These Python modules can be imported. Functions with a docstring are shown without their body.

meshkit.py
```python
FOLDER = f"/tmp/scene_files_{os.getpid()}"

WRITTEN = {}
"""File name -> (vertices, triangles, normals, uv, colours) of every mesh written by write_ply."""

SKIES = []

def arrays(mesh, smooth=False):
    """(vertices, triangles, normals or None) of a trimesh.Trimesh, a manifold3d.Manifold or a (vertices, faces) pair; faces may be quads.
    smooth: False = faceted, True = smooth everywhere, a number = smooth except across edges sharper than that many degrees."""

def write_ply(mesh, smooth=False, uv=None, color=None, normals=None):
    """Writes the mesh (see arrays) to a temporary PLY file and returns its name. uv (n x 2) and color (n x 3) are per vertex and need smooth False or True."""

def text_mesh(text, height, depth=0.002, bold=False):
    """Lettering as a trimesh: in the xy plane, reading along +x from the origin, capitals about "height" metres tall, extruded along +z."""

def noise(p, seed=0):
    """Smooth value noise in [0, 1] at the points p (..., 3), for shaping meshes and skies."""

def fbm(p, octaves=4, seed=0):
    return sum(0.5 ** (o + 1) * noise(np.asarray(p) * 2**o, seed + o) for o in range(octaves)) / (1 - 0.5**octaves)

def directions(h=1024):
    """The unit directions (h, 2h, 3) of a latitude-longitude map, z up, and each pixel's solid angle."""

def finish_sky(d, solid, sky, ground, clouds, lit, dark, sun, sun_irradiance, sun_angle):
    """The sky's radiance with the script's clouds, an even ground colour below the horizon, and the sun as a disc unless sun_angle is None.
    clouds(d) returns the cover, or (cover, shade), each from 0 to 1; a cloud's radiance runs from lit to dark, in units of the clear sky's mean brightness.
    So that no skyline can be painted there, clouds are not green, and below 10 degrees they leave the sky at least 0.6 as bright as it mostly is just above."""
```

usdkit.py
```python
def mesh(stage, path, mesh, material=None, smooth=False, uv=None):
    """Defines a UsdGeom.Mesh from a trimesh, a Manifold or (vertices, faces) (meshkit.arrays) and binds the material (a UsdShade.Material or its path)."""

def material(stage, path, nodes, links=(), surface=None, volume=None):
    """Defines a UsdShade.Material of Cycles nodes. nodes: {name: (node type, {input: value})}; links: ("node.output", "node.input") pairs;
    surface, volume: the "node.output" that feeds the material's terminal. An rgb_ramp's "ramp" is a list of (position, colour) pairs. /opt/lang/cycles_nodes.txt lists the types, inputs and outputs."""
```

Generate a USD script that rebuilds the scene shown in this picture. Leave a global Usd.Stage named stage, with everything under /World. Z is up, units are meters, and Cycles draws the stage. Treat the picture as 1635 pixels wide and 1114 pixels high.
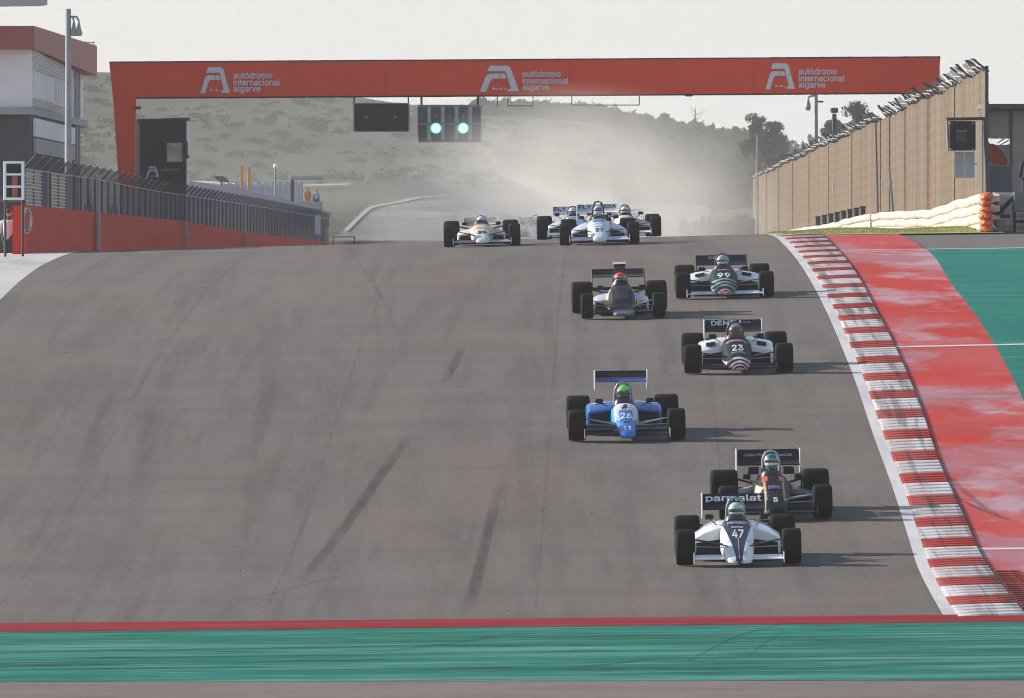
import math, random
import numpy as np, trimesh, usdkit, meshkit
from scipy.interpolate import PchipInterpolator
from shapely.geometry import Polygon
from pxr import Usd, UsdGeom, UsdLux, UsdShade, Gf, Sdf, Vt

stage = Usd.Stage.CreateInMemory()
UsdGeom.SetStageUpAxis(stage, UsdGeom.Tokens.z)
UsdGeom.SetStageMetersPerUnit(stage, 1.0)
UsdGeom.Xform.Define(stage, '/World')
UsdGeom.Scope.Define(stage, '/World/Looks')
rng = random.Random(7)

# ------------------------------------------------------------------ camera, sky, sun, exposure
F, CX, HR = 18167.0, 817.5, 370.0          # a 400 mm lens: focal length in photograph pixels, centre column, row of the horizon
EXPOSURE = 0.74
SUN_EL = math.radians(20.5)
SUN_XY = (-0.925, 0.38)
cam = UsdGeom.Camera.Define(stage, '/World/camera')
cam.CreateHorizontalApertureAttr(36.0)
cam.CreateVerticalApertureAttr(36.0 * 698 / 1024)
cam.CreateFocalLengthAttr(400.0)
cam.CreateClippingRangeAttr(Gf.Vec2f(1, 20000))
cam.CreateFStopAttr(0.0)
cam.GetPrim().GetAttribute('exposure').Set(EXPOSURE)
pitch = math.atan((557.0 - HR) / F)
cam.AddTransformOp().Set(Gf.Matrix4d().SetLookAt(Gf.Vec3d(0, 0, 0), Gf.Vec3d(0, math.cos(pitch), -math.sin(pitch)), Gf.Vec3d(0, 0, 1)).GetInverse())
n = math.hypot(*SUN_XY)
SUN = np.array([SUN_XY[0] / n * math.cos(SUN_EL), SUN_XY[1] / n * math.cos(SUN_EL), math.sin(SUN_EL)])
sky = UsdLux.DomeLight.Define(stage, '/World/sky')
skym = usdkit.material(stage, '/World/Looks/sky_air', {
    's': ('sky_texture', {'sky_type': 'single_scattering', 'sun_disc': False, 'sun_elevation': SUN_EL, 'sun_rotation': math.atan2(SUN[0], SUN[1]), 'altitude': 100.0, 'air_density': 1.0, 'aerosol_density': 1.0, 'ozone_density': 1.0}),
    'tc': ('texture_coordinate', {}), 'xyz': ('separate_xyz', {}), 'el': ('map_range', {'from_min': 0.0, 'from_max': .35, 'to_min': .9, 'to_max': .05, 'clamp': True}),
    'cn': ('noise_texture', {'scale': 2.5, 'detail': 4.0}), 'cr': ('map_range', {'from_min': .35, 'from_max': .65, 'to_min': .9, 'to_max': 1.1, 'clamp': True}), 'cm': ('math', {'math_type': 'multiply', 'use_clamp': True}),
    'veil': ('mix_color', {'b': (4.75, 4.77, 4.80), 'use_clamp': False}),
    'b': ('background_shader', {'strength': 0.10})}, [('tc.generated', 'xyz.vector'), ('xyz.z', 'el.value'), ('tc.generated', 'cn.vector'), ('cn.fac', 'cr.value'), ('el.result', 'cm.value1'), ('cr.result', 'cm.value2'), ('cm.value', 'veil.fac'), ('s.color', 'veil.a'), ('veil.result', 'b.color')], surface='b.background')
UsdShade.MaterialBindingAPI.Apply(sky.GetPrim()).Bind(skym)
for k, v in (('label', 'pale hazy evening sky over the circuit'), ('kind', 'structure')):
    sky.GetPrim().SetCustomDataByKey(k, v)
sun = UsdLux.DistantLight.Define(stage, '/World/sun')
sun.CreateNormalizeAttr(True)
sun.CreateIntensityAttr(1.2)
sun.CreateAngleAttr(0.5)
sun.CreateColorAttr(Gf.Vec3f(1.0, 0.92, 0.82))
sun.AddTransformOp().Set(Gf.Matrix4d().SetRotate(Gf.Rotation(Gf.Vec3d(0, 0, 1), Gf.Vec3d(*SUN))))

# ------------------------------------------------------------------ helpers
used = {}
def numbered(parent, name):
    k = used.get((parent, name), 0)
    used[(parent, name)] = k + 1
    return f'{parent}/{name}' if k == 0 else f'{parent}/{name}_{k:03d}'
def path_of(p):
    return '/World' if p is None else str(p.GetPath())
def tag(p, label=None, cat=None, group=None, kind=None):
    for k, v in (('label', label), ('category', cat), ('group', group), ('kind', kind)):
        if v: p.SetCustomDataByKey(k, v)
    return p
def obj(name, mesh, m, parent=None, smooth=False, label=None, cat=None, group=None, kind=None, livery=None):
    path = numbered(path_of(parent), name)
    o = usdkit.mesh(stage, path, mesh, m, smooth)
    if livery is not None:
        UsdGeom.PrimvarsAPI(o).CreatePrimvar('livery', Sdf.ValueTypeNames.Color3fArray, 'vertex').Set(Vt.Vec3fArray.FromNumpy(np.asarray(livery, np.float32)))
    return tag(o.GetPrim(), label, cat, group, kind)
def thing(name, label=None, cat=None, loc=(0, 0, 0), group=None, kind=None, matrix=None):
    x = UsdGeom.Xform.Define(stage, numbered('/World', name))
    x.AddTransformOp().Set(matrix if matrix is not None else Gf.Matrix4d().SetTranslate(Gf.Vec3d(*map(float, loc))))
    return tag(x.GetPrim(), label, cat, group, kind)
def cat_(ms):
    return trimesh.util.concatenate(ms)
def box(x0, x1, y0, y1, z0, z1):
    b = trimesh.creation.box((x1 - x0, y1 - y0, z1 - z0))
    b.apply_translation(((x0 + x1) / 2, (y0 + y1) / 2, (z0 + z1) / 2))
    return b
def cbox(x0, x1, y0, y1, z0, z1, c=0.01):
    """box with chamfered edges"""
    import itertools
    pts = []
    for sx, sy, sz in itertools.product((0, 1), repeat=3):
        p = np.array([(x0, x1)[sx], (y0, y1)[sy], (z0, z1)[sz]], float)
        d = np.array([1 - 2 * sx, 1 - 2 * sy, 1 - 2 * sz]) * c
        for k in range(3):
            q = p + d; q[k] = p[k]
            pts.append(q)
    return trimesh.convex.convex_hull(np.array(pts))
def tube(a, b, r, n=8, r2=None):
    a, b = np.asarray(a, float), np.asarray(b, float)
    ax = b - a; L = np.linalg.norm(ax); ax = ax / L
    u = np.cross(ax, [0, 0, 1.0] if abs(ax[2]) < .9 else [1.0, 0, 0]); u /= np.linalg.norm(u); w = np.cross(ax, u)
    t = np.arange(n) / n * 2 * math.pi
    c = np.cos(t)[:, None] * u + np.sin(t)[:, None] * w
    v = np.vstack([a + c * r, b + c * (r if r2 is None else r2), [a], [b]])
    f = []
    for i in range(n):
        j = (i + 1) % n
        f += [[i, j, n + j], [i, n + j, n + i], [2 * n, j, i], [2 * n + 1, n + i, n + j]]
    return trimesh.Trimesh(v, f, process=False)
def pipe(pts, r, n=8):
    return cat_([tube(pts[i], pts[i + 1], r, n) for i in range(len(pts) - 1)] + [trimesh.creation.icosphere(1, r * 1.0).apply_translation(p) for p in pts[1:-1]])
def grid(P):
    """quad grid (a, b, 3) -> mesh"""
    a, b = P.shape[:2]
    i = np.arange(a * b).reshape(a, b)
    q = np.stack([i[:-1, :-1], i[:-1, 1:], i[1:, 1:], i[1:, :-1]], -1).reshape(-1, 4)
    return trimesh.Trimesh(P.reshape(-1, 3), np.vstack([q[:, :3], q[:, [0, 2, 3]]]), process=False)
def hull(pts):
    return trimesh.convex.convex_hull(np.asarray(pts, float))
def poly_plate(poly, y0, depth, ax='xz'):
    """a polygon in x,z made a plate from y0 to y0 + depth"""
    m = trimesh.creation.extrude_polygon(poly, depth, engine='earcut')
    v = m.vertices.copy()
    m.vertices = np.stack([v[:, 0], y0 + depth - v[:, 2], v[:, 1]], 1)
    return m
def lettering(text, height, width=None, bold=False, centre=True, depth=0.004):
    """text facing -y, centred at the origin"""
    t = meshkit.text_mesh(text, height, depth, bold)
    v = t.vertices.copy()
    w = v[:, 0].max() - v[:, 0].min()
    sx = 1 if width is None else width / w
    x = (v[:, 0] - v[:, 0].min()) * sx - (w * sx / 2 if centre else 0)
    t.vertices = np.stack([x, -v[:, 2], v[:, 1] - (height / 2 if centre else 0)], 1)
    t.faces = t.faces
    return t

# ------------------------------------------------------------------ materials
def lin(r, g, b):
    f = lambda c: (c / 255 / 12.92) if c / 255 <= .04045 else ((c / 255 + .055) / 1.055) ** 2.4
    return np.array([f(r), f(g), f(b)])
M = {}
def mat(name, col, rough=0.6, metal=0.0, var=0.12, scale=3.0, coat=0.0, bump=0.0, bscale=40.0, stretch=(1, 1, 1), spec=0.5, coord='object'):
    col = np.array(col, float)
    src = ('texture_coordinate', {}) if coord == 'object' else ('geometry', {})
    out = 'tc.object' if coord == 'object' else 'tc.position'
    nodes = {'tc': src, 'mp': ('mapping', {'scale': stretch}),
             'n': ('noise_texture', {'scale': scale, 'detail': 5.0, 'roughness': .6}),
             'r': ('rgb_ramp', {'ramp': [(.25, tuple(np.clip(col * (1 - var), 0, 1))), (.5, tuple(col)), (.75, tuple(np.clip(col * (1 + var), 0, 1)))]}),
             'p': ('principled_bsdf', {'roughness': rough, 'metallic': metal, 'coat_weight': coat, 'coat_roughness': .08, 'specular_ior_level': spec})}
    links = [(out, 'mp.vector'), ('mp.vector', 'n.vector'), ('n.fac', 'r.fac'), ('r.color', 'p.base_color')]
    if bump:
        nodes['n2'] = ('noise_texture', {'scale': bscale, 'detail': 3.0})
        nodes['b'] = ('bump', {'strength': bump, 'distance': .02})
        links += [('mp.vector', 'n2.vector'), ('n2.fac', 'b.height'), ('b.normal', 'p.normal')]
    M[name] = usdkit.material(stage, '/World/Looks/' + name, nodes, links, surface='p.BSDF')
    return M[name]
def surface_mat(name, layers, base, rough=.85, bump=.25, spec=.06):
    """ground paint: base colour, then layers of (colour, noise stretch, scale, low, high, strength, seed)"""
    nodes = {'g': ('geometry', {}), 'p': ('principled_bsdf', {'roughness': rough, 'specular_ior_level': spec}), 'c0': ('color', {'value': tuple(base)})}
    links, prev = [], 'c0.color'
    for i, (col, stretch, sc, lo, hi, st, seed) in enumerate(layers):
        nodes[f'm{i}'] = ('mapping', {'scale': stretch, 'location': (seed * 13.7, seed * 7.1, 0)})
        nodes[f'n{i}'] = ('noise_texture', {'scale': sc, 'detail': 6.0, 'roughness': .62})
        nodes[f'r{i}'] = ('map_range', {'from_min': lo, 'from_max': hi, 'to_min': 0.0, 'to_max': st, 'clamp': True})
        nodes[f'x{i}'] = ('mix_color', {'b': tuple(col)})
        links += [('g.position', f'm{i}.vector'), (f'm{i}.vector', f'n{i}.vector'), (f'n{i}.fac', f'r{i}.value'), (f'r{i}.result', f'x{i}.fac'), (prev, f'x{i}.a')]
        prev = f'x{i}.result'
    links.append((prev, 'p.base_color'))
    if bump:
        nodes['nb'] = ('noise_texture', {'scale': 30.0, 'detail': 2.0})
        nodes['b'] = ('bump', {'strength': bump, 'distance': .01})
        links += [('g.position', 'nb.vector'), ('nb.fac', 'b.height'), ('b.normal', 'p.normal')]
    M[name] = usdkit.material(stage, '/World/Looks/' + name, nodes, links, surface='p.BSDF')

surface_mat('asphalt', [
    ((.098, .084, .075), (.9, .022, 1), 1.0, .45, .65, .7, 1), ((.074, .066, .062), (2.2, .012, 1), 1.0, .50, .68, .5, 2),
    ((.165, .126, .096), (.22, .03, 1), 1.0, .50, .66, .6, 3), ((.172, .150, .132), (.3, .05, 1), 1.0, .52, .70, .6, 4),
    ((.105, .096, .090), (.09, .35, 1), 1.0, .50, .60, .4, 7), ((.215, .198, .185), (3, 1.0, 1), 5.0, .50, .70, .35, 5), ((.055, .051, .049), (4, 1.3, 1), 4.0, .53, .70, .35, 8), ((.03, .03, .03), (1, 1, 1), 3.2, .66, .70, .6, 6)], (.142, .126, .115), .85, .35, .12)
surface_mat('old_asphalt', [((.12, .11, .10), (.3, .2, 1), 1.0, .45, .7, .6, 1), ((.19, .18, .17), (1, 1, 1), 2.0, .5, .8, .5, 2)], (.15, .142, .135), .9, .3)
surface_mat('pale_concrete', [((.40, .39, .38), (.3, .06, 1), 1.0, .42, .6, .7, 1), ((.30, .29, .29), (.8, .1, 1), 1.0, .55, .68, .6, 2)], (.50, .49, .49), .85, .2)
surface_mat('apron_concrete', [((.16, .125, .11), (.5, 1.2, 1), 1.0, .42, .66, .8, 1), ((.26, .22, .19), (2, 5, 1), 2.0, .5, .75, .6, 2), ((.10, .085, .08), (.4, 3, 1), 1.0, .6, .75, .5, 3)], (.20, .165, .148), .9, .35)
surface_mat('red_runoff', [
    ((.34, .085, .085), (.3, .6, 1), 1.0, .46, .60, .5, 5), ((.36, .17, .20), (.20, .06, 1), 1.0, .42, .56, .85, 1), ((.42, .29, .33), (.35, .12, 1), 1.3, .48, .62, .85, 2),
    ((.48, .040, .026), (.25, .045, 1), 1.0, .52, .56, .7, 3), ((.20, .06, .06), (.3, 2.4, 1), 1.0, .56, .66, .5, 4)], (.44, .034, .024), .8, .25)
surface_mat('green_runoff', [
    ((.014, .17, .145), (.12, .22, 1), 1.0, .42, .58, .7, 1), ((.09, .26, .23), (.15, 1.1, 1), 1.0, .54, .68, .7, 2),
    ((.010, .20, .12), (.1, .3, 1), 1.3, .54, .62, .7, 3), ((.02, .10, .08), (.2, 2.5, 1), 1.0, .57, .68, .35, 4)], (.006, .15, .118), .75, .25)
surface_mat('green_apron', [
    ((.010, .17, .135), (.10, .25, 1), 1.0, .40, .56, .8, 1), ((.09, .28, .235), (.12, .9, 1), 1.0, .49, .62, .8, 2), ((.004, .15, .085), (.07, .35, 1), 1.2, .50, .58, .8, 3),
    ((.008, .075, .058), (.14, 2.6, 1), 1.0, .50, .60, .75, 4), ((.010, .028, .028), (.22, 1.4, 1), 1.5, .60, .64, .8, 5), ((.16, .33, .30), (.3, 5.0, 1), 1.4, .57, .64, .6, 9), ((.10, .28, .24), (.10, 4.0, 1), 1.0, .56, .66, .5, 6)], (.003, .150, .112), .7, .5)
surface_mat('red_strip', [((.30, .06, .06), (.12, 1.6, 1), 1.0, .48, .66, .6, 1), ((.12, .012, .016), (.15, 2, 1), 1.0, .52, .68, .6, 2)], (.25, .014, .018), .75, .25)
surface_mat('white_line', [((.40, .39, .40), (1.5, .2, 1), 1.0, .45, .65, .7, 1), ((.22, .21, .21), (2, .4, 1), 2.0, .6, .75, .5, 2)], (.56, .55, .56), .75, .2)
surface_mat('kerb_white', [((.34, .26, .25), (1.6, .10, 1), 1.0, .42, .58, .7, 4), ((.10, .095, .095), (4.5, .05, 1), 1.0, .52, .60, .7, 5), ((.46, .45, .46), (.6, 1, 1), 1.5, .42, .62, .7, 1), ((.20, .18, .18), (.35, 3, 1), 1.2, .60, .72, .65, 2)], (.62, .61, .62), .7, .2)
surface_mat('kerb_red', [((.34, .12, .10), (1.2, .06, 1), 1.0, .46, .62, .6, 4), ((.08, .04, .04), (4.5, .05, 1), 1.0, .52, .60, .7, 5), ((.40, .07, .055), (.6, 1, 1), 1.5, .45, .62, .7, 1), ((.12, .03, .03), (.35, 3, 1), 1.2, .58, .72, .65, 2)], (.36, .034, .026), .7, .2)
surface_mat('dirt_hill', [
    ((.038, .047, .024), (.03, .012, .06), 1.0, .42, .62, .85, 1), ((.030, .037, .020), (.09, .05, .1), 1.0, .48, .62, .8, 2),
    ((.062, .064, .038), (.012, .03, .14), 1.0, .54, .66, .6, 3), ((.045, .05, .032), (.5, .4, .5), 1.0, .5, .7, .6, 4)], (.047, .053, .029), .95, .0, .1)
surface_mat('grass_mat', [((.26, .29, .10), (2, 2, 2), 1.0, .42, .6, .8, 1), ((.30, .26, .12), (1.3, 1.3, 1), 1.0, .55, .7, .6, 2)], (.32, .34, .13), .95, .0, .1)
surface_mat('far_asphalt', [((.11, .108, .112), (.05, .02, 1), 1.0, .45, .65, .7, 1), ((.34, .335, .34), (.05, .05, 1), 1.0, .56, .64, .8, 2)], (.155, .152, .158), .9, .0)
surface_mat('tan_mesh', [((.145, .108, .074), (.3, .10, .02), 1.0, .44, .58, .8, 1), ((.090, .078, .064), (.05, .30, .015), 1.0, .47, .55, .75, 2), ((.19, .16, .13), (.05, .8, .02), 1.0, .51, .59, .7, 3), ((.19, .105, .05), (.1, .9, .35), 1.0, .50, .62, .6, 4)], (.132, .110, .090), .8, .0)
surface_mat('barrier_cloth', [((.40, .31, .24), (.6, .5, 9), 1.0, .46, .60, .8, 1), ((.30, .25, .21), (6, 2.5, 10), 1.0, .55, .75, .45, 2)], (.62, .56, .50), .85, .4)
surface_mat('red_cladding', [((.52, .045, .022), (1, .1, .6), 1.0, .42, .66, .6, 1), ((.56, .07, .05), (1, .7, .8), 1.0, .55, .72, .35, 2)], (.62, .048, .026), .65, .1)
surface_mat('gantry_red', [((.82, .082, .034), (.2, 1, .8), 1.0, .42, .66, .5, 1), ((.72, .070, .025), (.6, 1, 2.0), 1.0, .55, .75, .4, 2)], (.78, .070, .028), .65, .05)
mat('gantry_joint', (.50, .045, .018), .6)
def rubber_mark(name, strength):
    nodes = {'g': ('geometry', {}), 'm': ('mapping', {'scale': (5, .25, 1)}), 'n': ('noise_texture', {'scale': 1.0, 'detail': 5.0}), 'r': ('map_range', {'from_min': .15, 'from_max': .60, 'to_min': 0.0, 'to_max': strength, 'clamp': True}),
             't': ('transparent_bsdf', {}), 'd': ('diffuse_bsdf', {'color': (.022, .021, .022), 'roughness': .9}), 'x': ('mix_closure', {}),
             'a': ('attribute', {'attribute': 'livery'}), 'k': ('math', {'math_type': 'multiply'})}
    links = [('g.position', 'm.vector'), ('m.vector', 'n.vector'), ('n.fac', 'r.value'), ('r.result', 'k.value1'), ('a.fac', 'k.value2'), ('k.value', 'x.fac'), ('t.BSDF', 'x.closure1'), ('d.BSDF', 'x.closure2')]
    M[name] = usdkit.material(stage, '/World/Looks/' + name, nodes, links, surface='x.closure')
rubber_mark('rubber_mark', .27)
rubber_mark('faint_rubber', .065)

mat('tyre_rubber', (.011, .0105, .0105), .85, var=.6, scale=5, spec=.15)
rubber_mark('paving_seam', .08)
mat('leaf_wood_wall', (.035, .037, .036), .9, var=.5, scale=2)
mat('tyre_side', (.035, .033, .032), .6, var=.2, scale=8)
mat('rim_metal', (.35, .33, .30), .35, .8)
mat('dark_rim', (.06, .06, .065), .4, .5)
mat('steel', (.30, .31, .33), .5, .4)
mat('dark_steel', (.045, .048, .055), .55, .3)
mat('black_carbon', (.009, .009, .010), .4, coat=.2, spec=.3)
mat('engine_metal', (.10, .10, .10), .45, .6, var=.5, scale=20)
mat('spring_gold', (.55, .34, .10), .35, .5)
mat('white_paint', (.74, .74, .76), .3, coat=.5, var=.04)
mat('silver_paint', (.50, .55, .62), .35, coat=.4, var=.06)
mat('navy_paint', (.010, .011, .026), .4, coat=.15, spec=.3)
mat('blue_paint', (.022, .12, .40), .35, coat=.3)
mat('purple_paint', (.06, .05, .30), .35, coat=.4)
mat('red_paint', (.48, .035, .03), .35, coat=.4)
mat('pink_mark', (.55, .25, .30), .5)
mat('gold_mark', (.42, .30, .10), .45)
mat('grey_mark', (.36, .37, .40), .5)
mat('sign_grey', (.58, .57, .59), .5, var=.05)
mat('tan_paint', (.55, .40, .26), .4, coat=.3)
mat('visor_glass', (.02, .02, .025), .12, coat=.8)
mat('helmet_white', (.72, .73, .75), .25, coat=.7, var=.03)
mat('helmet_green', (.06, .36, .32), .25, coat=.7)
mat('helmet_lime', (.12, .72, .08), .3, coat=.6)
mat('helmet_red', (.62, .05, .05), .3, coat=.6)
mat('helmet_navy', (.03, .05, .16), .3, coat=.6)
mat('helmet_black', (.025, .022, .022), .3, coat=.6)
mat('helmet_silver', (.45, .47, .50), .3, .4, coat=.5)
mat('suit_dark', (.035, .035, .045), .9)
mat('suit_blue', (.05, .08, .25), .9)
mat('suit_white', (.5, .5, .5), .9)
mat('suit_orange', (.62, .20, .05), .9)
mat('shirt_pale', (.42, .44, .52), .9)
mat('skin', (.36, .22, .16), .6)
mat('hair_dark', (.03, .024, .02), .8)
mat('wall_white', (.78, .78, .80), .7, var=.06, scale=1)
mat('wall_grey', (.32, .325, .34), .7, var=.08, scale=1)
mat('wall_dark', (.05, .05, .062), .7, var=.1)
mat('shutter_white', (.80, .78, .73), .6, var=.06)
mat('fascia_red', (.34, .085, .075), .6, var=.08)
mat('fence_dark', (.075, .076, .082), .7, var=.25, scale=2)
mat('fence_black', (.03, .031, .036), .7)
mat('fence_cable', (.45, .45, .46), .5, .3)
mat('post_tan', (.17, .14, .115), .8)
mat('fence_tan', (.42, .37, .30), .8, var=.2, scale=6)
mat('board_black', (.012, .012, .016), .6, var=.1, spec=.25)
mat('lamp_grey', (.24, .25, .28), .5, .3)
mat('orange_plain', (.52, .085, .025), .7)
mat('orange_pole', (.60, .25, .05), .6)
mat('orange_wrap', (.62, .13, .045), .45, var=.25, scale=5, bump=.4, bscale=14)
mat('hut_wall', (.40, .32, .28), .8, var=.08)
mat('hut_roof', (.10, .105, .11), .6)
mat('hut_grey', (.115, .125, .15), .6)
mat('bark', (.08, .062, .045), .95, var=.3, scale=6)
mat('tarp_blue', (.33, .35, .48), .7, var=.08)
mat('bin_green', (.028, .05, .055), .6)
mat('pad_blue_grey', (.26, .29, .36), .7, var=.08)
mat('pallet_white', (.55, .52, .48), .7)
def livery_mat(name, rough=.36, coat=.12, spec=.35):
    M[name] = usdkit.material(stage, '/World/Looks/' + name, {
        'a': ('attribute', {'attribute': 'livery'}), 'tc': ('texture_coordinate', {}), 'n': ('noise_texture', {'scale': 9.0, 'detail': 5.0}),
        'r': ('map_range', {'from_min': .45, 'from_max': .8, 'to_min': 0.0, 'to_max': .14, 'clamp': True}), 'x': ('mix_color', {'b': (.09, .08, .07)}),
        'p': ('principled_bsdf', {'roughness': rough, 'coat_weight': coat, 'coat_roughness': .1, 'specular_ior_level': spec})},
        [('a.color', 'x.a'), ('tc.object', 'n.vector'), ('n.fac', 'r.value'), ('r.result', 'x.fac'), ('x.result', 'p.base_color')], surface='p.BSDF')
livery_mat('car_livery')
livery_mat('dark_livery', .45, .0, .12)
def leaf_mat(name, col, trans=.25):
    c = np.array(col)
    M[name] = usdkit.material(stage, '/World/Looks/' + name, {
        'g': ('geometry', {}), 'oi': ('object_info', {}), 'r': ('rgb_ramp', {'ramp': [(0, tuple(c * .55)), (.5, tuple(c)), (1, tuple(c * 1.5))]}),
        'd': ('diffuse_bsdf', {}), 't': ('translucent_bsdf', {}), 'x': ('mix_closure', {'fac': trans})},
        [('g.random_per_island', 'r.fac'), ('r.color', 'd.color'), ('r.color', 't.color'), ('d.BSDF', 'x.closure1'), ('t.BSDF', 'x.closure2')], surface='x.closure')
leaf_mat('leaf_dark', (.10, .112, .075), .35)
leaf_mat('leaf_olive', (.10, .105, .065))
leaf_mat('leaf_dry', (.10, .092, .058))
leaf_mat('leaf_grass', (.46, .48, .19), .5)
leaf_mat('leaf_scrub', (.052, .058, .034))
leaf_mat('leaf_wood', (.062, .070, .046))
def mesh_mat(name, col, fac):
    M[name] = usdkit.material(stage, '/World/Looks/' + name, {
        'g': ('geometry', {}), 'm': ('mapping', {'scale': (2, 1.4, .05)}), 'n': ('noise_texture', {'scale': 1.0, 'detail': 4.0}), 'r': ('rgb_ramp', {'ramp': [(.35, tuple(np.array(col) * .6)), (.65, tuple(np.array(col) * 1.35))]}),
        'd': ('diffuse_bsdf', {}), 't': ('transparent_bsdf', {}), 'x': ('mix_closure', {'fac': fac})},
        [('g.position', 'm.vector'), ('m.vector', 'n.vector'), ('n.fac', 'r.fac'), ('r.color', 'd.color'), ('t.BSDF', 'x.closure1'), ('d.BSDF', 'x.closure2')], surface='x.closure')
mesh_mat('wire_mesh_dark', (.115, .115, .128), .80)
mesh_mat('wire_mesh_over', (.075, .075, .088), .66)
M['green_lamp'] = usdkit.material(stage, '/World/Looks/green_lamp', {'e': ('emission', {'color': (.30, 1.0, .90), 'strength': 1.6})}, [], surface='e.emission')
M['green_glow_rim'] = usdkit.material(stage, '/World/Looks/green_glow_rim', {'e': ('emission', {'color': (.02, .55, .42), 'strength': .55})}, [], surface='e.emission')
M['screen_glass'] = mat('screen_glass', (.48, .40, .38), .15, coat=.8, var=.5, scale=1.4)

# ------------------------------------------------------------------ the lie of the land (y = metres from the lens, z = 0 at the lens)
KROWS = [972, 946, 916, 885, 853, 819, 783, 747, 712, 678, 646, 616, 589, 563, 539, 517, 498.5, 481, 465, 450, 437, 425.6, 415, 406, 398.5, 391, 384, 378]
KD0, KP = 177.0, 5.0
_d = [KD0 + KP * i for i in range(28)]
_r = list(map(float, KROWS))
_d = [142, 152, 160, 168] + _d + [318.0, 326, 350, 400, 470, 560, 640, 720, 900, 2600]
_r = [1290, 1205, 1122, 1043] + _r + [374.3, 373.2, 374.5, 379, 386, 394, 400, 408, 420, 440]
_row = PchipInterpolator(_d, _r)
_dd = np.arange(142, 2600, 1.0)
_zz = -(_row(_dd) - HR) / F * _dd
_k = np.exp(-.5 * (np.arange(-12, 13) / 5.0) ** 2); _k /= _k.sum()
_zs = np.convolve(np.pad(_zz, 12, mode='reflect', reflect_type='odd'), _k, 'valid')
def zk(d):
    d = np.asarray(d, float)
    z = np.interp(d, _dd, _zs)
    return np.where(d < 142, _zs[0] + (_zs[1] - _zs[0]) * 20 * (1 - np.exp(-(142 - np.minimum(d, 142)) / 20)) * -1, z)
def G(x, d):
    x, d = np.asarray(x, float), np.asarray(d, float)
    sl = np.interp(d, [150, 175, 313, 500, 700], [.010, .011, .025, .025, .006])
    sr = np.interp(d, [150, 175, 313, 500, 700], [.010, .010, .012, .012, .004])
    u = np.clip(x, -25, 25) - 7.5
    return zk(d) + np.where(u < 0, sl, sr) * u
def at(px, row, d):
    """the point that lies at this column and row of the photograph, d metres away"""
    return np.array([(px - CX) / F * d, d, -(row - HR) / F * d])
_cd = np.arange(145, 322, .25)
def on_ground(px, row):
    x = (px - CX) / F * _cd
    r = HR - G(x, _cd) * F / _cd
    i = np.argmin(np.abs(r - row))
    return np.array([x[i], _cd[i]])
def sheet(xl, xr, d0, d1, off, step=2.0, cols=7, lift=None):
    ds = np.linspace(d0, d1, max(2, int(math.ceil((d1 - d0) / step)) + 1))
    P = []
    base = np.linspace(0, 1, cols)
    for d in ds:
        a, b = float(xl(d)), float(xr(d))
        P.append(a + (b - a) * base)
    P = np.array(P)
    # columns that follow the breaks of the cross slope
    for br in (-25.0, 7.5, 25.0):
        if P[:, 0].min() < br < P[:, -1].max() and cols > 3:
            k = int(np.argmin(np.abs(P.mean(0)[1:-1] - br))) + 1
            ok = (P[:, k - 1] < br) & (P[:, k + 1] > br)
            P[ok, k] = br
    D = np.repeat(ds[:, None], P.shape[1], 1)
    Z = G(P, D) + off
    if lift is not None: Z = Z + lift(P, D)
    return grid(np.stack([P, D, Z], -1))
const = lambda v: (lambda d: v)

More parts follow.
